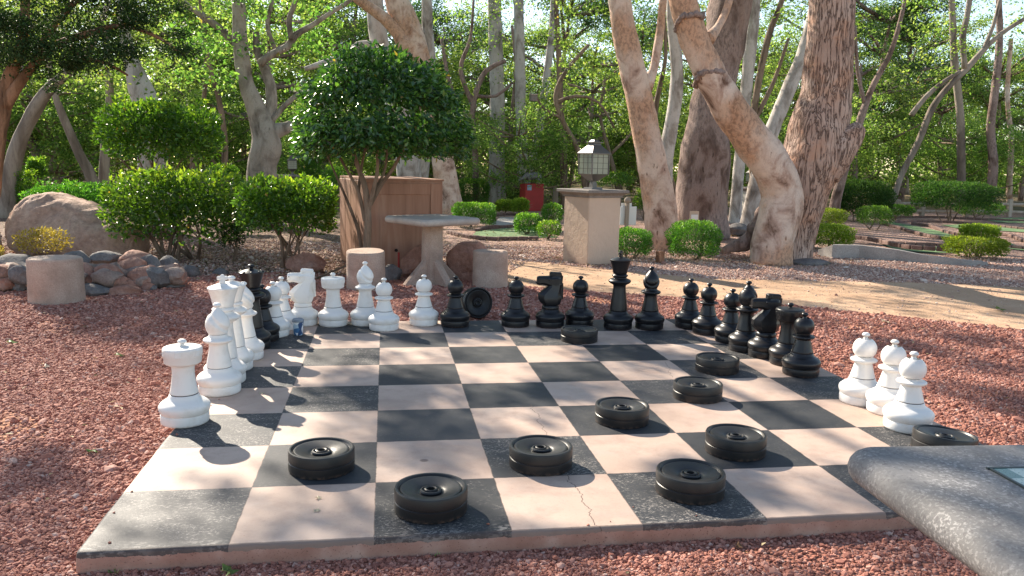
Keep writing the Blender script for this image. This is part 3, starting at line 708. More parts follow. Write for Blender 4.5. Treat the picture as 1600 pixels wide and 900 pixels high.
def piece_parts(kind):
    """list of (part name, MB, child list)"""
    out = []
    b = MB(); b.lathe(BASE, 56); seamring(b, 0.068, 0.1495); out.append(('base', b))
    if kind == 'pawn':
        s = MB(); s.lathe([(0,0.152),(0.066,0.152),(0.0685,0.154)]+smooth_prof([(0.0685,0.157),(0.060,0.185),(0.050,0.225),(0.048,0.236),(0.055,0.243)])+smooth_prof([(0.070,0.247),(0.0745,0.254),(0.070,0.261),(0.054,0.266),(0.047,0.270)])+[(0.044,0.272),(0.044,0.275),(0,0.275)], 48)
        seamring(s, 0.042, 0.275); out.append(('stem', s))
        h = MB(); pr = [(r, z) for r, z in ball(0.066, 0.322, k=18) if z > 0.2755 and z < 0.384]
        h.lathe([(0,0.277),(0.042,0.277)]+pr, 48); out.append(('head', h))
        f = MB(); f.lathe([(0,0.372)]+FIN(0.385), 24); out.append(('finial', f))
    elif kind == 'bishop':
        s = MB(); s.lathe([(0,0.152),(0.068,0.152),(0.070,0.155)]+smooth_prof([(0.070,0.158),(0.064,0.19),(0.054,0.24),(0.0505,0.275),(0.054,0.288)])+smooth_prof([(0.072,0.295),(0.0815,0.305),(0.079,0.314),(0.062,0.322),(0.054,0.328),(0.051,0.336)])+[(0.049,0.338),(0.049,0.341),(0,0.341)], 48)
        seamring(s, 0.047, 0.341); out.append(('stem', s))
        pr = smooth_prof([(0.052,0.344),(0.0635,0.368),(0.068,0.394),(0.064,0.420),(0.051,0.446),(0.035,0.466),(0.022,0.480),(0.014,0.488),(0.0,0.490)], 7)
        h = MB(); h.lathe([(0,0.343)]+pr, 72)
        # the mitre's slanted groove
        nv = []
        for v in h.v:
            x, y, z = v
            d = (z-0.425) - 0.95*(x*0.92+y*0.39)
            if -0.02 < d < 0.02 and (x*0.92+y*0.39) < 0.05:
                k = (1-abs(d)/0.02)**0.7*0.16; x *= 1-k; y *= 1-k
            nv.append((x, y, z))
        h.v = nv; out.append(('head', h))
        f = MB(); f.lathe([(0,0.480)]+FIN(0.490), 24); out.append(('finial', f))
    elif kind == 'rook':
        s = MB(); s.lathe([(0,0.152),(0.066,0.152),(0.068,0.155)]+smooth_prof([(0.068,0.158),(0.060,0.20),(0.054,0.25),(0.054,0.285),(0.058,0.298)])+[(0,0.300)], 48); out.append(('stem', s))
        t = MB(); t.lathe([(0,0.298)]+smooth_prof([(0.060,0.298),(0.074,0.304),(0.087,0.312)])+[(0.0895,0.318),(0.091,0.342),(0.0925,0.344),(0.0945,0.382),(0.092,0.388),(0.086,0.391),(0.060,0.394),(0.03,0.398),(0,0.399)], 60)
        for k in range(6):
            a = k*math.pi/3+0.3
            t.box((0.0915*math.cos(a), 0.0915*math.sin(a), 0.366), (0.008,0.030,0.034), rz=a, bev=0.003)
        out.append(('turret', t))
        f = MB(); f.lathe([(0,0.392)]+FIN(0.400, 1.0), 24); out.append(('finial', f))
    elif kind in ('king', 'queen'):
        k = 1.0 if kind == 'king' else 0.93
        def Z(z): return 0.1495+(z-0.1495)*k
        s = MB(); s.lathe([(0,0.152),(0.070,0.152),(0.0725,0.156)]+[(r, Z(z)) for r, z in smooth_prof([(0.072,0.160),(0.066,0.22),(0.056,0.30),(0.0515,0.352),(0.057,0.368)])]+[(r, Z(z)) for r, z in smooth_prof([(0.078,0.378),(0.091,0.391),(0.092,0.401),(0.080,0.412),(0.058,0.421),(0.055,0.430),(0.064,0.438),(0.066,0.446),(0.058,0.453),(0.052,0.458)])]+[(0,Z(0.459))], 56)
        out.append(('stem', s))
        c = MB()
        c.lathe([(0,Z(0.459))]+[(r, Z(z)) for r, z in ([(0.055,0.460)]+smooth_prof([(0.060,0.470),(0.068,0.51),(0.083,0.560)])+[(0.087,0.566),(0.087,0.573),(0.082,0.577)]+smooth_prof([(0.070,0.580),(0.045,0.590),(0.022,0.597),(0.0,0.599)]))], 56)
        if kind == 'queen':
            for q in range(9):
                a = q*math.pi/4.5; c.lathe(ball(0.012, 0, k=6), 10, c=(0.0765*math.cos(a), 0.0765*math.sin(a), Z(0.573)))
        out.append(('crown', c))
        if kind == 'king':
            x = MB(); x.box((0,0,0.606), (0.034,0.026,0.02), bev=0.004)
            x.box((0,0,0.624), (0.022,0.022,0.052), bev=0.005); x.box((0,0,0.629), (0.062,0.0235,0.022), bev=0.005)
            out.append(('cross', x))
        else:
            f = MB(); f.lathe([(0,Z(0.594))]+[(r*1.15, z) for r, z in FIN(Z(0.600))], 24); out.append(('finial', f))
    elif kind == 'knight':
        s = MB(); s.lathe([(0,0.152),(0.070,0.152)]+smooth_prof([(0.072,0.158),(0.070,0.172),(0.062,0.182)])+[(0,0.186)], 40); out.append(('stem', s))
        # horse: cross sections (centre x, z, half length, half width, tilt) with bevelled octagons; muzzle towards -x
        h = MB()
        def sections(S, close=True):
            rows = []
            for (cx, cz, hl, hw, tilt) in S:
                ct, st = math.cos(tilt), math.sin(tilt); row = []
                for (a, b) in ((1,.45),(.62,1),(-.55,1),(-1,.40),(-1,-.40),(-.55,-1),(.62,-1),(1,-.45)):
                    row.append((cx+a*hl*ct, b*hw, cz+a*hl*st))
                rows.append(row)
            bs = [h.add(r_, [], 0) for r_ in rows]
            for a, b in zip(bs[:-1], bs[1:]):
                for q in range(8):
                    h.f.append((a+q, b+q, b+(q+1) % 8, a+(q+1) % 8)[::-1] if False else (a+q, a+(q+1) % 8, b+(q+1) % 8, b+q)); h.m.append(0); h.sm.append(True)
            h.f.append(tuple(bs[0]+q for q in range(8))[::-1]); h.m.append(0); h.sm.append(True)
            h.f.append(tuple(bs[-1]+q for q in range(8))); h.m.append(0); h.sm.append(True)
        sections([(0.0,0.180,0.056,0.050,0),(0.002,0.188,0.070,0.058,0),(-0.004,0.210,0.086,0.064,0.03),(-0.010,0.240,0.096,0.064,0.05),(-0.010,0.262,0.094,0.060,-0.1),
                  (0.008,0.290,0.074,0.052,-0.30),(0.026,0.318,0.058,0.046,-0.30),(0.034,0.345,0.054,0.043,-0.15),(0.034,0.372,0.056,0.040,0.0),(0.032,0.400,0.056,0.038,0.05),(0.034,0.424,0.046,0.030,0.0)])
        # head, laid towards -x
        H = [(0.084,0.372,0.040,0.036),(0.045,0.376,0.052,0.044),(0.000,0.377,0.049,0.042),(-0.040,0.384,0.039,0.036),(-0.072,0.387,0.036,0.032),(-0.100,0.385,0.037,0.032),(-0.118,0.384,0.032,0.027)]
        rows = [[(x, b*hw, z+a*hh) for (a, b) in ((1,.5),(.5,1),(-.5,1),(-1,.5),(-1,-.5),(-.5,-1),(.5,-1),(1,-.5))] for (x, z, hh, hw) in H]
        bs = [h.add(r_, [], 0) for r_ in rows]
        for a, b in zip(bs[:-1], bs[1:]):
            for q in range(8): h.f.append((a+q, b+q, b+(q+1) % 8, a+(q+1) % 8)); h.m.append(0); h.sm.append(True)
        h.f.append(tuple(bs[0]+q for q in range(8))); h.m.append(0); h.sm.append(True)
        h.f.append(tuple(bs[-1]+q for q in range(8))[::-1]); h.m.append(0); h.sm.append(True)
        h.box((-0.119,0,0.366), (0.014,0.056,0.005), mi=1)             # mouth line
        for sg in (-1, 1):
            h.lathe(ball(0.009, 0, k=8), 12, c=(-0.022, sg*0.040, 0.398))
            h.lathe(ball(0.005, 0, k=6), 10, c=(-0.104, sg*0.031, 0.396), mi=1)
        out.append(('horse_head', h))
        mn = MB(); mn.box((0.036,0,0.436), (0.100,0.056,0.040), bev=0.008, rot=Matrix.Rotation(0.06, 3, 'Y'))
        mn.box((0.078,0,0.385), (0.034,0.038,0.095), bev=0.009, rot=Matrix.Rotation(0.10, 3, 'Y'))
        mn.box((0.088,0,0.325), (0.028,0.034,0.090), bev=0.008, rot=Matrix.Rotation(-0.02, 3, 'Y'))
        mn.box((0.090,0,0.262), (0.026,0.032,0.070), bev=0.008, rot=Matrix.Rotation(-0.05, 3, 'Y'))
        for sg in (-1, 1):
            mn.box((0.006, sg*0.026, 0.440), (0.030,0.014,0.030), bev=0.004, rot=Matrix.Rotation(-0.25, 3, 'Y'))
        out.append(('mane', mn))
    return out
PROTO = {}
def make_piece(kind, colr, x, y, rz, label, group):
    key = (kind, colr)
    names = {'pawn':'pawn','bishop':'bishop','rook':'rook','king':'king','queen':'queen','knight':'knight'}
    e = empty('chess_'+names[kind], (x, y, 0.0), rz, label, 'chess piece', group)
    if key not in PROTO:
        sharp = 24 if kind == 'knight' else 40
        mats = [MT[colr], MT['seam'] if colr == 'white' else MT['gap']]
        PROTO[key] = [mb.build(nm, mats, e, sharp=28 if nm in ('horse_head','mane') else 42) for nm, mb in piece_parts(kind)]
    else:
        for p in PROTO[key]:
            c = p.copy(); col.objects.link(c); c.parent = e
    return e
# measured from the photograph: foot-front point in the picture, then stood on the board (radius 0.117)
def foot(px, py, r=0.117, z=0.0):
    c = gp(px, py, z)[:2]
    for _ in range(12):
        d = np.append(c, z)-CAM; dist = math.hypot(d[0], d[1])
        c = gp(px, py, z)[:2] + d[:2]/dist*r
    return c
GW, GB = 'white giant chess pieces', 'black giant chess pieces'
PIECES = [
 ('rook','white',290,670,0.2,'white rook nearest the camera at the board\'s left corner',GW),
 ('bishop','white',344,621,2.6,'tall white bishop just behind the nearest white rook',GW),
 ('king','white',353,604,0.1,'white king with a cross on its crown, leftmost tall piece behind the near bishop',GW),
 ('queen','white',366,583,0,'white queen squeezed between the white king and the black queen, ball on its crown',GW),
 ('bishop','white',384,566,3.4,'white bishop partly hidden beside the black queen on the left edge',GW),
 ('queen','black',396,549,0,'black queen standing among the white pieces on the left edge',GB),
 ('pawn','black',411,536,0,'black pawn half hidden behind the black queen on the left edge',GB),
 ('pawn','white',428,529,0,'white pawn just left of the printed cup',GW),
 ('pawn','white',441,518,0,'white pawn behind the printed cup, in front of the white knight',GW),
 ('knight','white',474,511,0.0,'white knight facing left at the far left corner',GW),
 ('rook','white',521,512,0.5,'white rook in the far row between the white knight and a bishop',GW),
 ('bishop','white',571,511,2.2,'white bishop in the far row before a stone seat',GW),
 ('pawn','white',600,519,0,'white pawn set a little forward of the far row, beside the bishop',GW),
 ('pawn','white',662,511,0,'white pawn in the far row next to a black pawn, before the stone table',GW),
 ('pawn','black',711,513,0,'black pawn beside the checker lying on its rim, next to a white pawn',GB),
 ('pawn','black',805,513,0,'black pawn in the far row left of the far black knight',GB),
 ('knight','black',859,514,-0.05,'black knight in the middle of the far row, muzzle to the left',GB),
 ('pawn','black',905,511,0,'black pawn right behind the farthest checker, beside the knight',GB),
 ('king','black',965,517,0.9,'black king with a cross, tallest of the black pieces in the far row',GB),
 ('bishop','black',1014,517,1.0,'black bishop standing right of the black king',GB),
 ('pawn','black',1076,515,0,'black pawn at the far right corner of the board',GB),
 ('pawn','black',1104,525,0,'second black pawn from the far right corner',GB),
 ('pawn','black',1140,538,0,'black pawn directly left of the black bishop on the right edge',GB),
 ('bishop','black',1163,552,3.3,'black bishop with slotted head on the right edge beside the knight',GB),
 ('knight','black',1194,562,-0.12,'black knight on the right edge, muzzle pointing at the bishop',GB),
 ('rook','black',1228,574,0.2,'black rook behind the nearest black pawn on the right edge',GB),
 ('pawn','black',1250,591,0,'nearest black pawn, at the right edge in front of the black rook',GB),
 ('pawn','white',1343,636,0,'leftmost and farthest of the three white pawns on the right edge',GW),
 ('pawn','white',1387,652,0,'middle of the three white pawns on the right edge',GW),
 ('pawn','white',1416,679,0,'nearest of the three white pawns, beside a black checker',GW),
]
for k, c, px, py, rz, lab, g_ in PIECES:
    x, y = foot(px, py); make_piece(k, c, x, y, rz, lab, g_)

# ------------------------------------------------------------------ checkers
def checker_parts():
    d = MB(); r = 0.142; h = 0.094
    d.lathe([(0,0),(r-0.006,0),(r-0.001,0.003),(r,0.008),(r,0.043),(r-0.003,0.0455),(r-0.003,0.0485),(r,0.051),(r,h-0.007),(r-0.003,h-0.001),(r-0.008,h),(r-0.013,h-0.001),(r-0.017,h-0.009),
             (r-0.021,h-0.012),(r-0.024,h-0.007)]+smooth_prof([(r-0.030,h-0.006),(r-0.055,h-0.011),(r-0.080,h-0.018),(0.052,h-0.023)])+[(0.046,h-0.024),(0.0,h-0.024)], 72)
    b = MB(); b.lathe([(0.0,h-0.026),(0.043,h-0.026),(0.043,h-0.018),(0.040,h-0.013),(0.035,h-0.012),(0.032,h-0.018),(0.028,h-0.018),(0.026,h-0.010),(0.022,h-0.008),(0.016,h-0.010),(0.0145,h-0.022),(0.0,h-0.022)], 40)
    return d, b
cp = None
def checker(x, y, z, rz, label, rot=None):
    global cp
    e = empty('checker_piece', (x, y, z), rz, label, 'checker', 'black giant checkers')
    if rot is not None: e.rotation_euler = rot
    if cp is None:
        d, b = checker_parts(); cp = [d.build('disc', MT['checker'], e, sharp=30), b.build('hub', MT['checker'], e, sharp=30)]
    else:
        for p in cp: c = p.copy(); col.objects.link(c); c.parent = e
    return e
for x, y, lab in [(0.765,0.686,'black checker farthest left on the board'),(1.215,0.215,'nearest black checker, on a charcoal square at the front edge'),
                  (1.729,0.633,'black checker in the middle of the second row'),(2.277,1.212,'black checker lying in the centre of the board'),
                  (2.293,0.274,'black checker in the front row towards the stone table'),(2.690,0.714,'black checker behind the right one of the front row'),
                  (2.852,1.600,'black checker in a diagonal between the centre one and the row of black pieces'),(3.228,2.203,'black checker nearest the black bishop and knight of the right edge'),
                  (2.514,3.161,'farthest black checker lying flat, in front of a black pawn')]:
    checker(x, y, 0.0005, random.random()*6, lab)
checker(3.70,0.60,0.0,1.0,'black checker at the right edge beside the nearest white pawn, half behind the table', rot=(R_(0.0),R_(4.5),0.4)).location.z = 0.008
q = gp(745,505,G); checker(q[0]+0.0, q[1]+0.22, G+0.148, 0, 'black checker standing on its rim in the gravel behind the board', rot=(R_(82), 0, R_(18)))

# ------------------------------------------------------------------ printed cup
x, y = foot(466, 525, 0.04)
e = empty('drinking_cup', (x, y, 0), 0, 'takeaway cup printed in blue and white with a grey lid, standing among the white pawns', 'cup')
c_ = MB(); c_.lathe([(0,0.002),(0.030,0.0),(0.033,0.003),(0.042,0.108),(0.0,0.108)], 32); c_.build('cup_body', MT['cup'], e)
c_ = MB(); c_.lathe([(0,0.106),(0.0435,0.104),(0.0455,0.108),(0.0455,0.118),(0.042,0.124),(0.038,0.127),(0.036,0.123),(0,0.123)], 32); c_.build('lid', MT['lid'], e)

# ------------------------------------------------------------------ fallen leaves one can tell apart
def star_leaf(name, px, py, size, mat, label, z=None, rz=0.0, tilt=0.3):
    zz = G+0.02 if z is None else z
    p = gp(px, py, zz); mb = MB()
    tips = []
    k = 5
    vs = [(0,0,0.1*size)]
    for i in range(11):
        a = R_(-150+300*i/10); rr_ = size*(1.0 if i % 2 == 0 else 0.5)*(1.15 if i == 4 or i == 6 else 1)
        vs.append((rr_*math.cos(a), rr_*math.sin(a), size*(0.25*math.sin(i*1.9)+0.08)))
    mb.add(vs, [(0,i,i+1) for i in range(1,11)], 0)
    mb.tube([(0,0,0.1*size),(-size*0.9,0.1*size,0.0)],[size*0.03,size*0.02],5)
    o = mb.build(name, mat, None, sharp=None, loc=p); o.rotation_euler = (tilt, 0.15, rz); tag(o, label, 'leaf'); return o
star_leaf('fallen_leaf', 356, 893, 0.035, MT['fresh'], 'pale green leaf on the gravel against the board\'s front edge', rz=1.0, tilt=0.5)
star_leaf('fallen_leaf', 143, 705, 0.030, MT['fresh'], 'green leaf on the red gravel left of the board\'s near left square', rz=2.0)
star_leaf('fallen_leaf', 71, 572, 0.030, MT['palefleck'], 'pale leaf on the red gravel far left of the white rook', rz=0.4)
star_leaf('fallen_leaf', 186, 555, 0.036, MT['fresh'], 'curled grey-green leaf on the red gravel left of the white king', rz=0.9)
star_leaf('fallen_leaf', 18, 535, 0.04, MT['fresh'], 'leaf near the left picture edge below the round stone seat', rz=0.9)
star_leaf('fallen_leaf', 1384, 503, 0.055, MT['palefleck'], 'pale leaf at the border of red gravel and dirt path, right of the black pawns', rz=0.9)
star_leaf('fallen_leaf', 1562, 483, 0.055, MT['fresh'], 'green leaf lying alone on the dirt path at far right', rz=0.2)
star_leaf('fallen_leaf', 815, 494, 0.03, MT['fresh'], 'small bright leaf in the gravel behind the board by the upright checker', rz=0.2)
star_leaf('fallen_leaf', 497, 778, 0.016, MT['palefleck'], 'upper of two pale leaf scraps on the light square at the front', z=0.004, rz=0.3, tilt=0.1)
star_leaf('fallen_leaf', 494, 797, 0.017, MT['palefleck'], 'lower of two pale leaf scraps on the light square at the front', z=0.004, rz=-0.5, tilt=0.1)
star_leaf('fallen_leaf', 408, 614, 0.020, MT['palefleck'], 'pale leaf scrap in the shadow of the white pieces on a tan square', z=0.004, rz=-0.5, tilt=0.1)
star_leaf('fallen_leaf', 1152, 852, 0.022, MT['dry'], 'dry brown leaf on the gravel before the board\'s front edge, right of middle', rz=-0.5, tilt=0.2)
def weed(px, py, n, h, label):
    p = gp(px, py, G); C = np.tile(p, (n,1)) + rng.normal(0, .008, (n,3))*[1,1,0]
    a = rng.uniform(0, 6.28, n); el = rng.uniform(.5, 1.4, n)
    D = np.stack([np.cos(a)*np.cos(el), np.sin(a)*np.cos(el), np.sin(el)], 1); N = np.stack([-np.cos(a)*np.sin(el), -np.sin(a)*np.sin(el), np.cos(el)], 1)
    o = obj_of(leaf_mesh('weed_tuft', C-p, D, N, h*rng.uniform(.5,1,n), 0.006, MT['fresh']), 'weed_tuft', None, p); tag(o, label, 'weed')
weed(178, 896, 18, 0.035, 'small grass tuft at the front left corner of the board')
weed(682, 868, 20, 0.03, 'small grass tuft growing against the board\'s front face below the nearest checker')
weed(560, 872, 14, 0.02, 'tiny weed at the board\'s front face left of the nearest checker')
#@@PART3
# ------------------------------------------------------------------ stone furniture
def rounded_slab(mb, cx, cy, z1, sx, sy, th, rc, rz, n=8, m_=8):
    """slab with rounded corners and a bull-nosed edge, top at z1"""
    rings = []; r = th/2
    prof = [(-r-0.02, 0.0), (-r, 0.0)] + [(-r+r*math.sin(math.pi*k/m_), -r+r*math.cos(math.pi*k/m_)) for k in range(1, m_)] + [(-r, -th), (-r-0.02, -th)]
    for off, dz in prof:
        ring = []
        for qx, qy, a0 in ((1,-1,-90),(1,1,0),(-1,1,90),(-1,-1,180)):
            for k in range(n+1):
                a = R_(a0+90*k/n); ring.append((qx*(sx/2-rc)+(rc+off)*math.cos(a), qy*(sy/2-rc)+(rc+off)*math.sin(a)))
        rings.append([(x, y, z1+dz) for x, y in ring])
    M = Matrix.Rotation(rz, 3, 'Z'); bs = []
    for rg in rings:
        w_ = []
        for p in rg:
            v = M @ Vector(p); nz = mnoise.noise(Vector((v.x*6, v.y*6, v.z*9)))*0.0035
            w_.append((cx+v.x*(1+nz), cy+v.y*(1+nz), v.z))
        bs.append(mb.add(w_, []))
    k_ = len(rings[0])
    for a, b in zip(bs[:-1], bs[1:]):
        for k in range(k_): mb.f.append((b+k, b+(k+1) % k_, a+(k+1) % k_, a+k)); mb.m.append(0); mb.sm.append(True)
    mb.f.append(tuple(bs[0]+k for k in range(k_))); mb.m.append(0); mb.sm.append(True)
    mb.f.append(tuple(bs[-1]+k for k in range(k_))[::-1]); mb.m.append(0); mb.sm.append(True)

def stone_table(loc, rz, size, th, label, mtop, mped, g_=None, mosaic=False, foot_rot=0.0):
    e = empty('stone_table', loc, rz, label, 'table', g_)
    H = 0.75-loc[2] if mosaic else 0.80
    t = MB(); rounded_slab(t, 0, 0, H, size, size, th, 0.075, 0); t.build('tabletop', mtop, e, sharp=60)
    p = MB()
    P = [(0.125, 0.0), (0.122, 0.03), (0.112, 0.2), (0.106, H-th-0.03), (0.15, H-th-0.001)]
    vs = []
    for r, z in P:
        for k in range(16):
            a = 2*math.pi*k/16; s_ = 1/max(abs(math.cos(a)), abs(math.sin(a)))
            q = r*(0.35*s_+0.65) ; vs.append((q*math.cos(a), q*math.sin(a), z))
    fs = [(i*16+k, i*16+(k+1) % 16, (i+1)*16+(k+1) % 16, (i+1)*16+k) for i in range(len(P)-1) for k in range(16)]
    p.add(vs, fs); p.build('pedestal', mped, e, sharp=50)
    for k in range(4):
        a = foot_rot+k*math.pi/2; b = MB(); M = Matrix.Rotation(a, 3, 'Z')
        pr = [(0.06,0.30),(0.10,0.315),(0.135,0.27),(0.36,0.05),(0.385,0.02),(0.385,0.0),(0.06,0.0)]
        wd = 0.048
        n = len(pr); vs = []
        for (o_, sc) in ((-wd, .93), (-wd*0.6, 1.0), (wd*0.6, 1.0), (wd, .93)):
            for (x, z) in pr: vs.append(M @ Vector((0.06+(x-0.06)*sc, o_, z*sc)))
        fs = [tuple(range(n))[::-1], tuple(3*n+i for i in range(n))]
        for s_ in range(3):
            for i in range(n): j = (i+1) % n; fs.append((s_*n+i, s_*n+j, (s_+1)*n+j, (s_+1)*n+i))
        b.add(vs, fs); b.build('foot', mped, e, sharp=30)
    return e
# near table: its far left corner reaches into the picture
TZ = 0.75
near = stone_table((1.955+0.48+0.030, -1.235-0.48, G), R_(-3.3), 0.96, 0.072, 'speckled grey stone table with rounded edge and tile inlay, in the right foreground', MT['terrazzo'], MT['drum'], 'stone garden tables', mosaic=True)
c0 = gp(1546, 733, TZ)
ms = MB()
Mz = Matrix.Rotation(R_(3.3), 3, 'Z'); lc = Mz @ Vector((c0[0]-near.location.x, c0[1]-near.location.y, 0)); s_ = 0.415
zt = TZ-G+0.0
ms.box((lc.x+s_/2, lc.y-s_/2, zt+0.001), (s_, s_, 0.003)); ms.build('tile_inlay', MT['mosaic'], near)
fr = MB()
for (ax, ay, wx, wy) in ((s_/2,0,s_+.012,.006),(s_/2,-s_,s_+.012,.006),(0,-s_/2,.006,s_-.006),(s_,-s_/2,.006,s_-.006)): fr.box((lc.x+ax, lc.y+ay, zt+0.0018), (wx, wy, 0.0035))
fr.build('inlay_border', MT['darkline'], near)
# far table
b = gp(683, 452, G); tl = at(592,338,6.6); tr = at(747,343,6.6)
ft = stone_table((1.58, 6.62, G), R_(33), 0.83, 0.085, 'grey-topped stone pedestal table with buttress feet, behind the board', MT['tabletop'], MT['drum'], 'stone garden tables', foot_rot=R_(-2))
ft.scale = (1,1,0.985)
def drum(x, y, r, h, label, tilt=(0,0), seed=0):
    mb = MB(); pr = [(0,0),(r,0),(r*1.005,0.02),(r*0.99,h*0.5),(r*0.985,h-0.03),(r*0.975,h-0.012),(r*0.94,h-0.002),(r*0.8,h),(0,h+0.002)]
    mb.lathe(pr, 56)
    mb.v = [tuple(Vector(v)*(1+0.012*mnoise.noise(Vector((v[0]*4+seed, v[1]*4, v[2]*4))))) for v in mb.v]
    o = mb.build('stone_stool', MT['drum'], None, loc=(x, y, G-0.01)); o.rotation_euler = (tilt[0], tilt[1], seed); tag(o, label, 'seat', 'round stone seats'); return o
drum(-2.09, 5.50, 0.245, 0.44, 'round pinkish stone seat at the left, before the rock wall', seed=1)
drum(0.83, 6.28, 0.215, 0.44, 'slightly tilted round stone seat left of the stone table, behind the white bishop', (R_(-2), R_(-3)), 2)
drum(2.24, 6.42, 0.205, 0.43, 'round stone seat right of the stone table', seed=3)
drum(-4.05, 8.3, 0.26, 0.44, 'stone seat at the left picture edge beside the red boulder', seed=4)
lt = gp(0, 380, G)
e = MB(); rounded_slab(e, 0, 0, 0.76, 0.8, 0.8, 0.085, 0.09, 0.4); o = stone_table((at(-62,372,9.0)[0], 9.0, G), 0.35, 0.82, 0.09, 'rounded corner of a stone table at the left picture edge, beside the red boulder', MT['tabletop'], MT['drum'], 'stone garden tables')

# ------------------------------------------------------------------ rocks
def rock_mb(size, seed, sub=3, amp=0.28, flat=0.0, cuts=6, fr=1.3):
    import bmesh
    bm = bmesh.new(); bmesh.ops.create_icosphere(bm, subdivisions=sub, radius=1)
    rr = random.Random(seed)
    planes = [(Vector((rr.gauss(0,1), rr.gauss(0,1), rr.gauss(0,0.8))).normalized(), rr.uniform(.62,.88)) for _ in range(cuts)]
    off = Vector((seed*3.1, seed*1.7, seed*0.9))
    mb = MB(); vs = []
    for v in bm.verts:
        p = v.co.copy()
        for n, d in planes:
            e_ = p.dot(n)-d
            if e_ > 0: p -= n*e_*0.85
        p *= 1+amp*mnoise.noise(p*fr+off)+amp*0.35*mnoise.noise(p*fr*3+off)+0.05*mnoise.noise(p*9+off)
        vs.append((p.x*size[0], p.y*size[1], p.z*size[2]))
    mb.add(vs, [tuple(v.index for v in f.verts) for f in bm.faces]); bm.free(); return mb
def rock(name, loc, size, mat, label, cat='rock', group=None, seed=1, rz=0, parent=None, **kw):
    o = rock_mb(size, seed, **kw).build(name, mat, parent, sharp=32, loc=loc); o.rotation_euler.z = rz
    if not parent: tag(o, label, cat, group)
    return o
# big boulder: outline traced as sections along its length, with a real thickness
def boulder():
    # (fraction along, top height, half thickness, bottom)
    A = Vector((-4.0, 9.6, G)); B = Vector((-2.25, 9.0, G))
    ax = (B-A); L = ax.length; ax.normalize(); nv = Vector((-ax.y, ax.x, 0))
    S = [(0.0,.60,.30,.35),(0.03,.76,.42,.20),(.09,.86,.48,.06),(.2,.89,.50,-.02),(.30,.85,.50,-.02),(.47,.77,.48,-.02),(.61,.68,.46,-.02),(.76,.60,.42,-.02),(.88,.54,.36,.0),(.95,.48,.28,.02),(.99,.40,.18,.06),(1.0,.30,.08,.12)]
    mb = MB(); vs = []; n = 56
    Q = []
    for i in range(len(S)-1):
        for k in range(9):
            t = k/9; Q.append([S[i][j]*(1-t)+S[i+1][j]*t for j in range(4)])
    Q.append(list(S[-1]))
    for (t, tp, hw, bt) in Q:
        tp *= 0.93
        for k in range(n):
            a = 2*math.pi*k/n; c, s_ = math.cos(a), math.sin(a)
            c = math.copysign(abs(c)**0.5, c); s_ = math.copysign(abs(s_)**0.62, s_)
            z = (tp+bt)/2+(tp-bt)/2*s_; lean = 0.22*(z-0.4)
            p = A+ax*(t*L)+nv*(hw*c*(1-0.28*max(0, s_))+lean)+Vector((0,0,z))
            q = 1.0
            d = 0.05*mnoise.noise(p*1.3)+0.05*(0.5-abs(mnoise.noise(p*3.4)))+0.03*mnoise.noise(p*8)+0.012*mnoise.noise(p*22)
            p += (nv*c+Vector((0,0,s_)))*d
            vs.append(p)
    fs = [(i*n+k, i*n+(k+1) % n, (i+1)*n+(k+1) % n, (i+1)*n+k) for i in range(len(Q)-1) for k in range(n)]
    fs.append(tuple(range(n))[::-1]); fs.append(tuple((len(Q)-1)*n+k for k in range(n)))
    mb.add(vs, [f[::-1] for f in fs])
    o = mb.build('boulder', MT['redrock'], None, sharp=40); tag(o, 'huge pinkish red boulder with a sunlit sloping top at the left', 'boulder')
boulder()
# dry stone garden wall at the left, rocks set in mortar
wall = empty('rock_wall', (-2.2, 6.0, G), 0, 'low curved wall of mortared rust and grey rocks behind the left stone seat', 'wall')
WR = [ # px, py(center), half w px, half h px, Y, mat
 (12,446,42,30,6.35,'rustrock'),(128,442,30,28,6.25,'rustrock'),(172,434,32,22,6.3,'rustrock'),(208,428,24,24,6.45,'rustrock'),(236,424,19,24,6.55,'greyrock'),
 (145,455,27,12,5.95,'greyrock'),(190,455,24,9,5.95,'rustrock'),(262,446,24,10,6.4,'greyrock'),(236,453,12,8,6.2,'greyrock'),(120,405,20,12,6.9,'greyrock'),(165,403,24,10,7.0,'greyrock'),
 (215,407,26,16,6.9,'rustrock'),(266,423,17,20,6.9,'greyrock')]
for i, (px, py, hw, hh, Y, mt) in enumerate(WR):
    p = at(px, py, Y); s_ = mpp(p)
    o = rock('rock', (p[0]+2.2, p[1]-6.0, max(p[2], G+0.02)-G), (hw*s_*1.12, hw*s_*0.9, hh*s_*1.15), MT[mt], None, seed=i+3, parent=wall, rz=random.uniform(-.2,.2), amp=0.22)
for q in range(44):
    t = q/43; x = -3.9+2.75*t+random.uniform(-.05,.05); y = 6.42-0.35*math.sin(t*2.2)+0.25*t*t+random.uniform(-.10,.06)
    hw = random.uniform(.09,.17); rock('rock', (x+2.2, y-6.0-0.02, random.uniform(.03,.22)*(1-0.4*t)), (hw, hw*.8, hw*random.uniform(.55,.8)), MT[random.choice(['rustrock','rustrock','greyrock','mortar'])], None, seed=120+q, parent=wall, rz=random.uniform(-.6,.6), amp=0.25)
mo = MB()
mo.tube([Vector((x, y, z))-Vector((-2.2,6.0,G)) for x, y, z in ((-4.2,6.50,.00),(-2.6,6.38,.00),(-1.95,6.30,.0),(-1.55,6.4,.0),(-1.2,6.65,.0))], [.18,.17,.16,.15,.12], 14, rough=0.5, fr=9, step=0.06)
mo.build('mortar', MT['mortar'], wall)
rock('rock', (at(298,426,7.2)[0], 7.2, G+0.06), (0.11,0.10,0.10), MT['greyrock'], 'small dark round rock at the right end of the rock wall', seed=31, amp=.1)
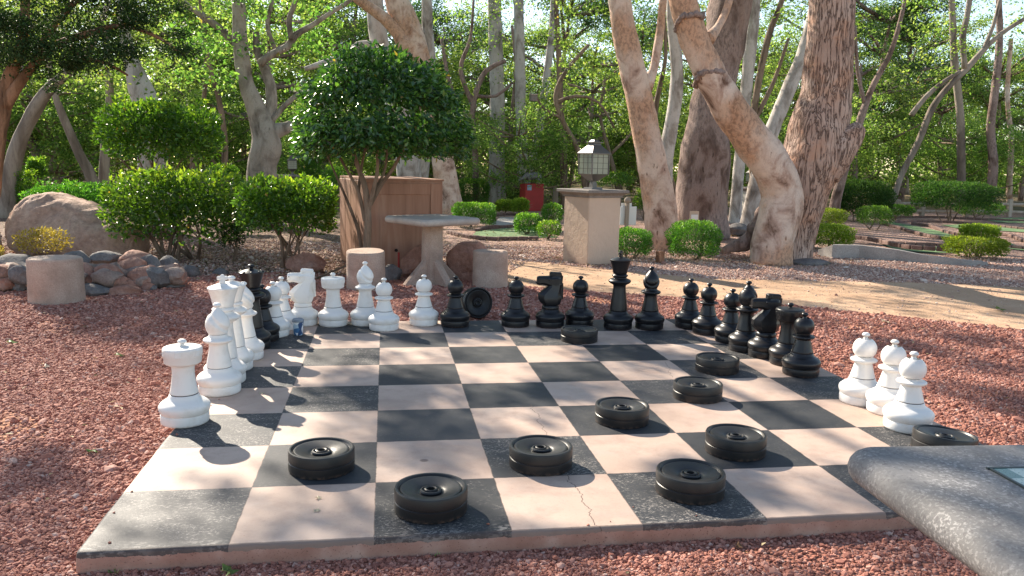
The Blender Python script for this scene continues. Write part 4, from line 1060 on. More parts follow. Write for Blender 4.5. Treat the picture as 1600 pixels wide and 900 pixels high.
rock('rock', (at(22,410,7.3)[0], 7.3, G+0.09), (0.28,0.22,0.17), MT['greyrock'], 'dark grey rounded rock behind the wall, left of the round stone seat', seed=32, amp=.12)
rock('rock', (at(345,440,7.4)[0], 7.4, G+0.01), (0.10,0.09,0.07), MT['greyrock'], 'small rock under the hedge beside the rock wall', seed=33, amp=.12)
rock('rock', (1.47, 7.15, G+0.14), (0.24,0.20,0.24), MT['rustrock'], 'rust red rock between the tilted stone seat and the stone table', seed=34)
rock('rock', (2.06, 7.05, G+0.17), (0.30,0.26,0.30), MT['rustrock'], 'large angular dark red rock between the stone table and the right stone seat', seed=36, cuts=9)
rock('rock', (0.05, 7.7, G+0.08), (0.26,0.2,0.16), MT['rustrock'], 'light tan rock left of the brown planked box', seed=38)
rock('rock', (1.12, 6.9, G+0.06), (0.12,0.1,0.14), MT['greyrock'], 'small grey rock leaning on the tilted stone seat', seed=39)
p = at(605,320,13); p = at(1000,312,12.2); rock('rock', (p[0]+.35, 12.4, G+0.10), (0.33,0.25,0.17), MT['mortar'], 'rounded tan rock behind the sign, left of the leaning sycamore', seed=41)
p = gp(1150,368,G); rock('rock', (p[0], p[1], G+0.1), (0.30,0.26,0.17), MT['greyrock'], 'grey green rock left of the curved sycamore root', seed=42)
rock('rock', (7.42, 8.55, G+0.02), (0.33,0.22,0.07), MT['greyrock'], 'flat dark slab of rock at the foot of the big right sycamore', seed=43, amp=.08)
for i, (px, py, r, lab) in enumerate([(1112,388,.10,'pale cobble left of the sycamore root, under the round bush'),(1128,396,.13,'pale flat stone in front of the sycamore root'),(1100,374,.16,'pale stone slab beside the dark trunk')]):
    p = gp(px, py, G); rock('rock', (p[0], p[1], G+0.03), (r*1.5, r, r*.55), MT['mortar'], lab, seed=50+i, amp=.12)

# ------------------------------------------------------------------ brown planked box behind the table
bx = empty('planked_box', (0.92, 7.75, G), 0, 'brown wooden box with planked side and recessed front panel behind the stone table', 'box')
def planked():
    # left face runs away from the front corner; the front face runs right
    O = Vector((0.80,7.42,0)); LFT = Vector((0.43,8.95,0)); RGT = Vector((1.76,7.62,0)); H = 1.17
    u = (LFT-O); ul = u.length; u.normalize(); v = (RGT-O); vl = v.length; v.normalize()
    base = Vector((0.92,7.75,0))
    nu = Vector((u.y,-u.x,0)) ; nv = Vector((v.y,-v.x,0))
    if nu.x > 0: nu = -nu
    if nv.y > 0: nv = -nv
    c = MB(); q = [O+Vector((0,0,0.02)), RGT, RGT+u*ul, LFT]
    mid = (O+RGT+LFT+(RGT+u*ul))/4
    pts = [mid+(p-mid)*0.97 for p in (O, RGT, RGT+u*ul, LFT)]
    c.add([Vector((p.x-base.x, p.y-base.y, z)) for z in (0, H-0.03) for p in pts], [(0,1,5,4),(1,2,6,5),(2,3,7,6),(3,0,4,7),(4,5,6,7),(3,2,1,0)])
    c.build('box_core', MT['gap'], bx)
    n = 4; wd = ul/n
    for k in range(n):
        m_ = MB(); cc = O+u*(wd*(k+.5))+nu*0.012
        a = math.atan2(u.y, u.x); m_.box((cc.x-base.x, cc.y-base.y, H/2), (wd-0.012, 0.03, H-0.01-0.006*(k % 2)), rz=a, bev=0.006); m_.build('plank', MT['plank'], bx)
    a = math.atan2(v.y, v.x)
    def fbox(mb, s0, s1, z0, z1, th, out=0.0):
        cc = O+v*((s0+s1)/2)+nv*out; mb.box((cc.x-base.x, cc.y-base.y, (z0+z1)/2), (s1-s0, th, z1-z0), rz=a, bev=0.004)
    m_ = MB(); fbox(m_, 0.0, vl, 0.0, H, 0.03, 0.0); m_.build('front_panel', MT['plank'], bx)
    m_ = MB(); fbox(m_, 0.02, 0.16, 0.0, H-.03, 0.02, 0.024); fbox(m_, vl-.16, vl-.02, 0.0, H-.03, 0.02, 0.024); fbox(m_, 0.162, vl-.162, H-0.17, H-.03, 0.02, 0.024); m_.build('panel_frame', MT['plank'], bx)
    t = MB(); mid2 = (O+RGT+LFT+(RGT+u*ul))/4
    pts = [mid2+(p-mid2)*1.03 for p in (O, RGT, RGT+u*ul, LFT)]
    t.add([Vector((p.x-base.x, p.y-base.y, z)) for z in (H+0.001, H+0.025) for p in pts], [(0,1,5,4),(1,2,6,5),(2,3,7,6),(3,0,4,7),(4,5,6,7),(3,2,1,0)]); t.build('top_board', MT['plank'], bx)
    hh = MB(); cc = O+v*0.38+nv*0.018; hh.lathe([(0,0),(0.02,0),(0.02,0.012),(0,0.012)], 16, c=(cc.x-base.x, cc.y-base.y, 0.30), M=Matrix.Rotation(a, 3, 'Z') @ Matrix.Rotation(R_(90), 3, 'X')); hh.build('knot_hole', MT['gap'], bx)
planked()
# stick leaning into the gravel, low metal stake
def rod(name, pts, r, mat, label, cat): 
    m_ = MB(); m_.tube([Vector(p)-Vector(pts[0]) for p in pts], [r]*len(pts), 8); o = m_.build(name, mat, None, loc=pts[0]); tag(o, label, cat)
rod('stick', [tuple(at(482,440,6.9)), tuple(at(558,408,7.1))], 0.012, MT['bark_brown'], 'brown stick leaning against the planked side of the brown box', 'stick')
p = gp(623,432,G); rod('stake', [(p[0],p[1],G),(p[0],p[1],G+0.30)], 0.012, MT['redpaint'], 'thin reddish stake upright between the rust rock and the stone table', 'stake')
p = gp(139,420,G); rod('sprinkler_head', [(p[0]-.02,6.75,G+.12),(p[0]-.02,6.75,G+0.30)], 0.014, MT['bronze'], 'small dark sprinkler pipe between rocks behind the left stone seat', 'sprinkler')

# ------------------------------------------------------------------ stucco pillars with lanterns
def pillar(loc, rz, w_, h, cap_w, label, mat, lantern_label, lscale=1.0, lant=True):
    e = empty('stucco_pillar', loc, rz, label, 'pillar', None)
    b = MB(); b.box((0,0,h/2), (w_,w_,h), bev=0.012); b.build('shaft', mat, e)
    c = MB(); prof = [(w_/2+0.015, h-0.10), (w_/2+0.02, h-0.07), (w_/2+0.05, h-0.045), (w_/2+0.075, h-0.03), (cap_w/2, h-0.028), (cap_w/2, h+0.005), (cap_w/2-0.01, h+0.012)]
    vs = []
    for r, z in prof: vs += [(-r,-r,z),(r,-r,z),(r,r,z),(-r,r,z)]
    fs = [(i*4+k, i*4+(k+1) % 4, (i+1)*4+(k+1) % 4, (i+1)*4+k) for i in range(len(prof)-1) for k in range(4)]+[(3,2,1,0), tuple((len(prof)-1)*4+k for k in range(4))]
    c.add(vs, fs); c.build('cap', MT['capstone'], e, sharp=20)
    if lant: lantern((loc[0], loc[1], loc[2]+h+0.012), rz, lscale, lantern_label).scale = (1,1,1.13)
    return e
LG = 'metal lanterns on the stucco pillars'
def lantern(loc, rz, s_, label):
    e = empty('lantern', loc, rz, label, 'lantern', LG)
    def fr(mb, r0, z0, r1, z1, mi=0):
        vs = [(-r0,-r0,z0),(r0,-r0,z0),(r0,r0,z0),(-r0,r0,z0),(-r1,-r1,z1),(r1,-r1,z1),(r1,r1,z1),(-r1,r1,z1)]
        mb.add([tuple(q*s_ for q in v) for v in vs], [(0,1,5,4),(1,2,6,5),(2,3,7,6),(3,0,4,7),(4,5,6,7),(3,2,1,0)], mi)
    b = MB(); fr(b, .085, 0, .08, .02); fr(b, .035, .02, .028, .09); fr(b, .045, .088, .050, .10); fr(b, .050, .10, .135, .165); b.build('base', MT['bronze'], e)
    g = MB()
    for k in range(4):
        M = Matrix.Rotation(k*math.pi/2, 3, 'Z')
        g.add([M @ Vector((x*s_, y*s_, z*s_)) for x, y, z in ((-.125,-.126,.168),(.125,-.126,.168),(.125,-.126,.378),(-.125,-.126,.378))], [(0,1,2,3)])
    g.build('pane', MT['pane'], e, sharp=20)
    f = MB()
    for k in range(4):
        M = Matrix.Rotation(k*math.pi/2, 3, 'Z')
        f.box(M @ Vector((.131*s_, .131*s_, .272*s_)), (.014*s_, .014*s_, .216*s_), rz=k*math.pi/2)
        for j in (-1, 1): f.box(M @ Vector((j*.042*s_, -.129*s_, .272*s_)), (.004*s_, .004*s_, .208*s_), rz=k*math.pi/2)
        for z in (.225, .285, .345): f.box(M @ Vector((0, -.1305*s_, z*s_)), (.25*s_, .004*s_, .004*s_), rz=k*math.pi/2)
    f.build('cage', MT['bronze'], e)
    r = MB(); fr(r, .150, .380, .150, .392); fr(r, .146, .392, .062, .475); fr(r, .060, .475, .055, .50); fr(r, .075, .50, .075, .512); fr(r, .05, .512, .03, .535); r.build('roof', MT['bronze'], e, sharp=15)
    return e
pillar((4.02, 8.72, G), R_(24.5), 0.585, 1.06, 0.75, 'beige stucco pillar with a grey moulded cap, carrying the nearest lantern', MT['stucco'], 'large square lantern with gridded panes on the near beige pillar', 1.17)
p = at(-26,300,17.0); pillar((p[0],17.0,G), R_(8), 0.75, at(0,273,17.0)[2]-G, 0.9, 'pale stucco pillar with dark cap at the far left picture edge', MT['stucco_white'], 'small hidden lantern on the pillar at the left edge', 0.5, lant=False)
p = at(11,268,16.9); lantern((p[0],16.9,p[2]), R_(8), 0.36, 'small pale lantern at the far left picture edge')
p = at(457,280,21); pillar((p[0],21,G), R_(8), 0.8, at(457,274,21)[2]-G, 1.05, 'far pillar behind the hedges, seen only by its dark cap, left of the round-crowned tree', MT['stucco_white'], 'lantern behind the leaves at the left of the round-crowned tree', 0.92)
p = at(1172,320,19.0); pillar((p[0],19.0,G), R_(10), 0.62, at(1172,293,19)[2]-G, 0.78, 'white pillar seen through the gap between the dark and the curved sycamore', MT['stucco_white'], 'lantern half hidden behind the curved sycamore trunk', 0.9)

# signs, posts, pedestal with animal sculpture
p = at(980,330,9.9); e = empty('sign_board', (p[0],9.9,G), R_(6), 'blank white board sign on a pale wooden post behind the beige pillar', 'sign')
s1 = MB(); s1.box((0.02,0,0.62), (0.28,0.015,0.30), bev=0.004); s1.box((-0.01,0.018,0.76), (0.18,0.012,0.13), bev=0.003); s1.build('sign_panel', MT['signwhite'], e)
s1 = MB(); s1.box((-0.02,-0.045,0.42), (0.055,0.055,0.84), bev=0.006); s1.build('post', MT['oldwood'], e)
s1 = MB(); s1.lathe(ball(0.055,0,k=8), 14, c=(-0.02,-0.045,0.87)); s1.build('post_knob', MT['oldwood'], e)
p = gp(1031,411,G); o = MB(); o.box((0,0,0.09), (0.10,0.10,0.18), bev=0.008); o = o.build('bollard', MT['bark_orange'], None, loc=(p[0],p[1],G)); o.rotation_euler.z = 0.4; tag(o, 'short dark brown wooden post between the two round bushes', 'post')
p = at(1085,340,11.6); e = empty('plant_label', (p[0],11.6,G), 0.1, 'small white plate on a stake before the dark sycamore trunk, above the round bush', 'sign')
s1 = MB(); s1.box((0,0,p[2]-G), (0.14,0.012,0.11), bev=0.003); s1.build('plate', MT['signwhite'], e)
s1 = MB(); s1.box((0,0.012,p[2]-G+0.02), (0.19,0.010,0.20), bev=0.003); s1.build('back_board', MT['stucco'], e)
s1 = MB(); s1.box((0.0,0.02,(p[2]-G)/2), (0.025,0.012,p[2]-G)); s1.build('stake', MT['oldwood'], e)

p = gp(830,329,G); px0 = at(830,300,p[1]); sc_ = mpp(px0)
ped_h = (329-287)*sc_
e = empty('red_pedestal', (p[0],p[1],G), R_(12), 'faded red box pedestal with a small blue-grey plaque under the animal sculpture', 'pedestal')
s1 = MB(); s1.box((0,0,ped_h/2), (31*sc_,24*sc_,ped_h), bev=0.01); s1.build('box_body', MT['redpaint'], e)
s1 = MB(); s1.box((-9*sc_,-12.3*sc_,ped_h-6*sc_), (7*sc_,0.02,8*sc_)); s1.build('plaque', NM('blue_grey_plaque').fin((0.22,0.30,0.42),0.4), e)
def boar(loc, s_):
    e = empty('animal_sculpture', loc, R_(8), 'grey cast sculpture of a pig-like animal standing on the red pedestal, snout to the left', 'sculpture')
    b = MB(); b.tube([(-.62*s_,0,.20*s_),(-.52*s_,0,.22*s_),(-.40*s_,0,.29*s_),(-.25*s_,0,.36*s_),(-.05*s_,0,.36*s_),(.18*s_,0,.38*s_),(.36*s_,0,.34*s_),(.46*s_,0,.26*s_)], [.035*s_,.05*s_,.105*s_,.16*s_,.18*s_,.20*s_,.16*s_,.05*s_], 16, rough=0.08, fr=8)
    for sg in (-1,1):
        b.tube([(-.32*s_,sg*.09*s_,.44*s_),(-.28*s_,sg*.13*s_,.54*s_)], [.045*s_,.008*s_], 8)
    b.tube([(.44*s_,0,.30*s_),(.52*s_,0,.22*s_),(.53*s_,0,.14*s_)], [.02*s_,.015*s_,.01*s_], 6)
    for x in (-.18,.30):
        for sg in (-1,1): b.tube([(x*s_,sg*.09*s_,.28*s_),(x*s_+.01,sg*.10*s_,.13*s_),((x-.015)*s_,sg*.10*s_,0.0)], [.075*s_,.038*s_,.032*s_], 10)
    b.build('body', MT['sculpt'], e)
boar((p[0],p[1],G+ped_h), 32*sc_)
p = gp(858,322,G); o = MB(); o.box((0,0,0.33), (0.16,0.16,0.66), bev=0.02); o = o.build('fence_post', MT['oldwood'], None, loc=(p[0],p[1]-1,G)); tag(o, 'pale wooden post right of the red pedestal', 'post')
p = at(833,153,14.0); e = empty('birdhouse', tuple(p), 0.2, 'small dark box hung high on the slender sycamore left of the lantern', 'birdhouse')
s1 = MB(); s1.box((0,0,0), (0.13,0.12,0.13), bev=0.004); s1.build('house_box', MT['bronze'], e)
s1 = MB(); s1.box((0,-0.01,0.073), (0.15,0.15,0.012), rot=Matrix.Rotation(0.15,3,'X')); s1.build('roof', MT['oldwood'], e)

# ------------------------------------------------------------------ putting lanes, brick edging, curb, fence
def lane(*pts): o = sheet('putting_green', g2(*pts), G+0.012, MT['turf']); return o
def edging(label, pts, h=0.065, w_=0.09, mat='brick', lift=0.0):
    P = [Vector((*q, 0)) for q in g2(*pts)]; e = P[0].copy(); mb = MB()
    Q, _ = smooth_path(P, [1]*len(P), 0.11) ; L = 0.0
    pos = Q[0]; acc = 0
    # walk the line laying bricks
    d = [0]
    for i in range(1, len(Q)): d.append(d[-1]+(Q[i]-Q[i-1]).length)
    T = d[-1]; bl = 0.20; n = min(140, int(T/bl))
    for k in range(n):
        s_ = (k+.5)*bl; i = max(1, min(len(Q)-1, next((j for j in range(len(d)) if d[j] >= s_), len(d)-1)))
        f = (s_-d[i-1])/max(1e-6, d[i]-d[i-1]); p = Q[i-1].lerp(Q[i], f); t = (Q[i]-Q[i-1]); a = math.atan2(t.y, t.x)
        mb.box((p.x-e.x, p.y-e.y, h/2+random.uniform(-.004,.004)+lift), (bl-0.012, w_, h), rz=a+random.uniform(-.03,.03), bev=0.008)
    o = mb.build('brick_edging', MT[mat], None, loc=(e.x, e.y, G)); tag(o, label, 'edging', 'brick edgings of the putting lanes')
lane((735,371),(745,362),(790,357),(835,356),(850,366),(870,372))
edging('brick edging along the front of the putting lane left of the pillar', [(700,364),(722,370),(760,375),(800,375),(850,375)])
edging('brick edging behind the putting lane left of the pillar', [(745,362),(765,357),(800,356),(840,355)])
sheet('path', g2((772,348),(782,340),(806,340),(806,350),(800,356),(760,356)), G+0.012, MT['concrete'])
edging('short brick edging under the small round shrubs left of the red pedestal', [(772,338),(790,336),(815,337)])
lane((1375,381),(1400,384),(1450,385),(1492,388),(1494,396),(1440,395),(1400,391))
edging('dark brick edging waving along the top of the pale curb', [(1318,376),(1350,379),(1380,385),(1410,392),(1450,396),(1500,399)], h=0.08, lift=0.05)
edging('brick edging behind the front right putting lane', [(1378,381),(1410,383),(1450,384),(1492,386)])
lane((1380,345),(1420,352),(1470,362),(1500,372),(1470,374),(1440,366),(1405,357),(1378,350))
edging('dark brick edging left of the middle putting lane', [(1376,350),(1400,356),(1430,365),(1455,371),(1490,376)])
edging('light brick edging curving right of the middle putting lane', [(1424,351),(1445,353),(1465,358),(1480,365),(1510,369)])
lane((1520,376),(1560,374),(1600,388),(1640,400),(1600,392),(1545,386))
edging('brick edging at the right picture edge before the last lane', [(1555,367),(1580,370),(1605,379),(1650,386)])
edging('brick edging behind the topiary bush at the right picture edge', [(1556,385),(1580,388),(1610,391),(1650,395)])
lane((1470,352),(1530,350),(1640,358),(1640,366),(1560,361),(1500,358))
edging('dark edging of the far putting lane at right', [(1390,348),(1450,347),(1520,351),(1600,359),(1650,362)])
lane((1530,342),(1600,340),(1680,344),(1680,352),(1560,348))
edging('farthest brick edging at right before the rail fence', [(1380,341),(1450,340),(1540,344),(1660,349)])
# pale curb wall with a wavy top
cb = MB(); P = g2((1283,399),(1300,403),(1340,403),(1400,407),(1450,411),(1500,414),(1540,415)); hs = [0.10,0.22,0.215,0.18,0.12,0.09,0.06]
O = Vector((*P[0], 0))
for i, ((x, y), h) in enumerate(zip(P, hs)):
    t = Vector((*P[min(i+1,len(P)-1)],0))-Vector((*P[max(i-1,0)],0)); n = Vector((-t.y,t.x,0)).normalized()*0.06
    cb.add([(x-O.x-n.x,y-O.y-n.y,0),(x-O.x+n.x,y-O.y+n.y,0),(x-O.x+n.x,y-O.y+n.y,h),(x-O.x-n.x,y-O.y-n.y,h)], [])
for i in range(len(P)-1):
    for k in range(4): cb.f.append((i*4+k, i*4+(k+1) % 4, (i+1)*4+(k+1) % 4, (i+1)*4+k)); cb.m.append(0); cb.sm.append(False)
cb.f += [(0,1,2,3), tuple(len(P)*4-4+k for k in (3,2,1,0))]; cb.m += [0,0]; cb.sm += [False, False]
o = cb.build('curb_wall', MT['concrete'], None, sharp=None, loc=(O.x,O.y,G)); tag(o, 'low pale concrete curb wall with a wavy top, right of the big sycamore', 'curb')
# rail fence
fe = empty('rail_fence', (at(1441,335,21)[0], 21, G), 0, 'weathered split-rail wooden fence before the woods at right', 'fence')
FX = [(1402,),(1441,),(1510,),(1577,),(1650,),(1720,)]
fx = [at(a[0], 330, 21+ i*0.25) for i, a in enumerate(FX)]
for i, q in enumerate(fx):
    s1 = MB(); s1.box((q[0]-fe.location.x, q[1]-21, 0.27), (0.15,0.13,0.56+(0.08 if i % 2 else 0)), bev=0.02); s1.build('post', MT['oldwood'], fe)
for z in (0.17, 0.42):
    for i in range(len(fx)-1):
        a, b_ = fx[i], fx[i+1]; s1 = MB(); s1.tube([(a[0]-fe.location.x, a[1]-21.0, z), (b_[0]-fe.location.x, b_[1]-21.0, z+random.uniform(-.03,.03))], [0.05,0.045], 7, rough=0.2, fr=4, step=0.3); s1.build('rail', MT['oldwood'], fe)

# ------------------------------------------------------------------ shrubs
def shell_pts(n, c, hx, hy, hz, p=3.0, inner=0.62, r=None, bottom=-0.75, lump=0.16, seed=0):
    r = r or rng
    d = norm(r.normal(size=(n*2,3))); d = d[d[:,2] > bottom][:n]
    k = (np.abs(d)**p).sum(1)**(-1/p)
    s_ = 1-inner*r.random(len(d))**1.6
    lum = np.array([mnoise.noise(Vector((a*2.4+seed, b*2.4, c_*2.4))) for a, b, c_ in d])*lump
    P = d*(k*s_*(1+lum))[:,None]*[hx,hy,hz]+np.array(c)
    g = np.sign(d)*np.abs(d*k[:,None])**(p-1)/[hx,hy,hz]
    return P, norm(g)
def foliage(name, parts, leaf, mat, parent=None, inner=0.62, dens=1.0, droop=0.0, wl=0.5, seed=1, up=0.45, spread=0.8):
    """parts: list of (centre, hx, hy, hz, power, count)"""
    r = np.random.default_rng(seed); Cs, Ds, Ns = [], [], []
    for i, (c, hx, hy, hz, p, n) in enumerate(parts):
        P, N = shell_pts(int(n*dens), c, hx, hy, hz, p, r=r, seed=seed+i, inner=inner)
        t = N + r.normal(0, spread, N.shape); D = norm(t*1.0+np.array([0,0,up-droop]))
        Nn = norm(np.cross(np.cross(D, N+r.normal(0,.5,N.shape)+np.array([0,0,0.5])), D))
        Cs.append(P); Ds.append(D); Ns.append(Nn)
    C = np.concatenate(Cs); D = np.concatenate(Ds); N = np.concatenate(Ns); n = len(C)
    # sunlit tops put into the leaf colours: lighter towards the top
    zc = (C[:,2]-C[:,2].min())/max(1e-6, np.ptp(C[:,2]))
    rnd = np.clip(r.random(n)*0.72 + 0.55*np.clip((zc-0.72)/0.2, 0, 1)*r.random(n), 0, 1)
    me = leaf_mesh(name, C, D, N, leaf*r.uniform(.45,1.3,n), leaf*wl*r.uniform(.6,1.25,n), mat, rnd=rnd, r=r)
    o = obj_of(me, 'foliage' if parent else name, parent); return o
def stems(parent, base, tops, r0, r1, mat, name='stem', sep=0.06, seed=0, per=1):
    rr = random.Random(seed)
    for k, t in enumerate(tops):
        b = Vector(base)+Vector((rr.uniform(-sep,sep), rr.uniform(-sep,sep), 0)); t = Vector(t); m_ = b.lerp(t, 0.5)+Vector((rr.uniform(-.06,.06), rr.uniform(-.06,.06), 0.02))
        mb = MB(); mb.tube([b, m_, t], [r0, (r0+r1)/2, r1], 7, rough=0.12, fr=9)
        for q in range(per):
            s_ = m_.lerp(t, rr.uniform(0,.6)); d = Vector((rr.uniform(-1,1), rr.uniform(-.6,.6), rr.uniform(.4,1.1)))*0.22
            mb.tube([s_, s_+d*.6+Vector((0,0,.03)), s_+d], [r1*.9, r1*.6, r1*.3], 5)
        mb.build(name, mat, parent)
def shrub(label, px0, px1, py0, py1, Y, depth, n, leaf, mat='hedge', p=4.0, base_py=None, nst=4, group=None, cat='shrub', stem_r=0.018, name='shrub', seed=1, lumps=None, stem_mat='bark_brown', inner=0.62):
    a = at(px0, (py0+py1)/2, Y); b = at(px1, (py0+py1)/2, Y); t = at((px0+px1)/2, py0, Y); bo = at((px0+px1)/2, py1, Y)
    cx = (a[0]+b[0])/2; hx = (b[0]-a[0])/2; zt = t[2]; zb = max(bo[2], G+0.03); hz = (zt-zb)/2
    hx = max(hx*0.7, hx-leaf*0.7)
    e = empty(name, (cx, Y, G), 0, label, cat, group)
    parts = [((0,0,(zt+zb)/2-G), hx, depth/2, hz, p, int(n*1.35))]
    if lumps:
        for (fx, fz, s_, cnt) in lumps: parts.append(((fx*hx, -depth*0.15, (zt+zb)/2-G+fz*hz), hx*s_, depth/2*s_*1.1, hz*s_, 2.3, cnt))
    if n > 1500 and inner > .5:
        q_ = random.Random(seed+5)
        for _ in range(9): parts.append(((q_.uniform(-.9,.9)*hx, q_.uniform(-.5,.3)*depth*.8, zt-G+q_.uniform(-.02,.05)*min(1,hz*2)), .05, .05, leaf*1.1, 2.0, 26))
    foliage('foliage', parts, leaf, MT[mat], e, seed=seed, inner=inner, spread=0.8 if inner > .5 else 0.6)
    if nst:
        rr = random.Random(seed)
        tops = [(rr.uniform(-.65,.65)*hx, rr.uniform(-.3,.3)*depth, zb-G+hz*rr.uniform(.3,.9)) for _ in range(nst)]
        stems(e, (0,0,-0.02), tops, stem_r, stem_r*.5, MT[stem_mat], sep=hx*0.25, seed=seed, per=2)
    return e
# left clipped shrub and its upper tier, second hedge
shrub('large dark green clipped hedge block behind the rock wall, trunks showing below', 168, 380, 272, 374, 8.7, 1.1, 5200, 0.080, nst=11, seed=11, p=6.0, stem_r=0.028, name='hedge')
shrub('upper clipped block of leaves on bare stems, above the left hedge', 154, 345, 166, 252, 11.6, 1.3, 5200, 0.095, nst=0, seed=12, p=4.5, name='tiered_shrub')
e = bpy.data.objects['tiered_shrub']
stems(e, (0.0,0,0.35), [(x*1.15, y, z*1.12) for x, y, z in ((-.6,0,1.25),(-.35,.1,1.25),(-.1,-.1,1.2),(.1,.1,1.3),(.3,0,1.25),(.55,-.1,1.25),(-.2,0,1.3),(.42,.1,1.2))], 0.024, 0.012, MT['bark_brown'], sep=0.18, seed=5, per=2)
stems(e, (0.0,0,0.0), [(0,0,.45),(.1,0,.42)], 0.05, 0.03, MT['bark_brown'], sep=0.1, seed=6, per=0)
shrub('light green clipped hedge with many thin stems, left of the brown planked box', 372, 527, 283, 362, 8.0, 1.0, 6000, 0.066, nst=11, seed=13, stem_r=0.016, name='hedge', p=5.0)
# golden bush
shrub('small golden yellow bush in front of the red boulder', 20, 112, 357, 398, 7.9, .5, 900, 0.04, 'yellow', p=2.4, nst=6, seed=14, stem_r=0.006, name='bush')
shrub('scrap of golden bush at the left picture edge below the stone table', -30, 10, 385, 402, 7.7, .3, 160, 0.04, 'yellow', p=2.4, nst=3, seed=15, stem_r=0.006, name='bush')
shrub('feathery bright green juniper spreading behind the red boulder', 45, 205, 288, 335, 11.4, 1.6, 7500, 0.05, 'boxwood', p=2.2, nst=0, seed=16, name='juniper_bush', lumps=[(-.5,.2,.5,1500),(.5,-.1,.6,1500)])
shrub('soft grey-green bush at the foot of the left hedge, between both hedges', 340, 385, 345, 395, 8.6, .4, 700, 0.035, 'juniper', p=2.2, nst=2, seed=17, name='bush')
# round bushes by the pillar
shrub('round green bush beside the beige pillar, left of the short post', 953, 1019, 357, 405, 9.25, .62, 5200, 0.030, 'boxwood', p=2.4, nst=3, seed=21, inner=0.4, name='round_bush', group='round bushes by the pillar')
shrub('larger round green bush in front of the dark sycamore trunk', 1043, 1124, 345, 411, 9.0, .75, 7000, 0.032, 'boxwood', p=2.5, nst=3, seed=22, inner=0.4, name='round_bush', group='round bushes by the pillar')
TG = 'small clipped shrubs between the putting lanes'
for i, (x0, x1, y0, y1, Y, mt, p_, lab, n) in enumerate([
 (707,774,318,350,15.2,'boxwood',5,'low flat-topped clipped hedge above the right end of the stone table',3800),
 (774,803,313,330,19.5,'yellowgreen',2.5,'left of two small round shrubs before the red pedestal',1000),
 (800,827,311,331,18.5,'yellowgreen',2.5,'right of two small round shrubs, touching the red pedestal',1000),
 (803,846,334,364,13.4,'boxwood',2.4,'light green shrub left of the beige pillar',1700),
 (838,878,345,382,12.4,'hedge',2.0,'loose straggly plant right against the beige pillar',700),
 (846,880,318,350,14.5,'hedge',2.3,'dark leafy shrub between the red pedestal and the beige pillar',1100),
 (715,765,280,318,24,'hedge',4,'dark tall hedge behind the flat-topped clipped hedge',2600),
 (792,812,278,318,25,'hedge',4,'dark hedge between the pale sycamore and the red pedestal',1400),
 (1270,1318,327,350,14.0,'yellowgreen',3.5,'yellow-green flat shrub beside the big sycamore, the farther of two',1800),
 (1266,1327,352,384,10.9,'yellowgreen',3.2,'yellow-green clipped shrub at the foot of the big sycamore, the nearer of two',2800),
 (1343,1389,323,350,15.6,'boxwood',3.2,'box-shaped clipped shrub over a pale stump, left of the middle putting lane',2000),
 (1376,1422,321,336,19.5,'boxwood',3.0,'low dark clipped shrub right of the box-shaped one',1300),
 (1305,1388,283,338,18.6,'darkhedge',2.6,'tall dark bush behind the small clipped shrubs, right of the big sycamore',7000),
 (1438,1545,285,326,19.0,'darkhedge',3.0,'wide dark shrub on several thin trunks before the rail fence',7600),
 (1500,1560,316,336,20.5,'boxwood',2.5,'low bush right of the wide dark shrub',1600),
 (1507,1555,352,371,9.7,'yellowgreen',2.6,'upper ball of the two-tier topiary at right',1700),
 (1487,1562,371,397,9.5,'yellowgreen',3.2,'wide lower tier of the two-tier topiary at right',3000),
 ]):
    w_ = (at(x1,y0,Y)[0]-at(x0,y0,Y)[0])
    shrub(lab, x0, x1, y0, y1, Y, w_*0.85, int(n*1.7), 0.038 if Y < 16 else 0.055, mt, inner=0.38, p=p_*1.5 if mt in ('yellowgreen','boxwood') else p_*1.2, nst=5 if mt == 'darkhedge' else 3, seed=60+i, stem_r=0.02, name='clipped_shrub', group=TG)
for i, (x0,x1,y0,y1,Y,lab) in enumerate([(25,62,272,330,16.5,'dark shrub beside the pillar at the left picture edge'),(40,72,250,280,17.5,'dark bush top behind the left-edge pillar'),
     (500,545,262,300,20,'dark conical bush behind the brown box\'s left edge'),(470,505,240,290,22,'dark bush right of the far lantern'),(320,375,262,282,14,'dark flat shrub top between the left hedge tiers and the grey sycamore'),
     (930,990,270,292,22,'dark bush behind the lantern pillar, to its right'),(990,1030,300,330,18,'dark bush behind the white sign board')]):
    w_ = (at(x1,y0,Y)[0]-at(x0,y0,Y)[0]); shrub(lab, x0,x1,y0,y1,Y, w_*0.9, 1800, 0.055, 'hedge', p=2.6, nst=2, seed=90+i, name='bush')
# round-crowned tree
e = empty('round_crowned_tree', (0.80, 6.95, G), 0, 'small tree with a dense dark green dome of leaves before the brown box', 'tree')
cx, cy = at(597,170,6.95)[0]-0.80, 0.0; zt = at(597,78,6.95)[2]-G; zb = at(597,205,6.95)[2]-G
hx = (at(738,200,6.95)[0]-at(457,200,6.95)[0])/2
r = np.random.default_rng(5)
n = 13500
d = norm(r.normal(size=(n*2,3))); d = d[d[:,2] > -0.02][:n]
lum = np.array([mnoise.noise(Vector((a*2.6, b*2.6, c_*2.6)))*0.16+mnoise.noise(Vector((a*7, b*7, c_*7+3)))*0.13 for a, b, c_ in d])
rad = (1-0.30*r.random(len(d))**1.5)*(1+lum)
P = d*rad[:,None]*[hx*0.95,hx*0.92,(zt-zb)*0.97]
P[:,2] += zb - 0.22*np.clip(r.random(len(d)),0,1)*(np.abs(d[:,2])<0.35)
P += [cx, cy, 0]
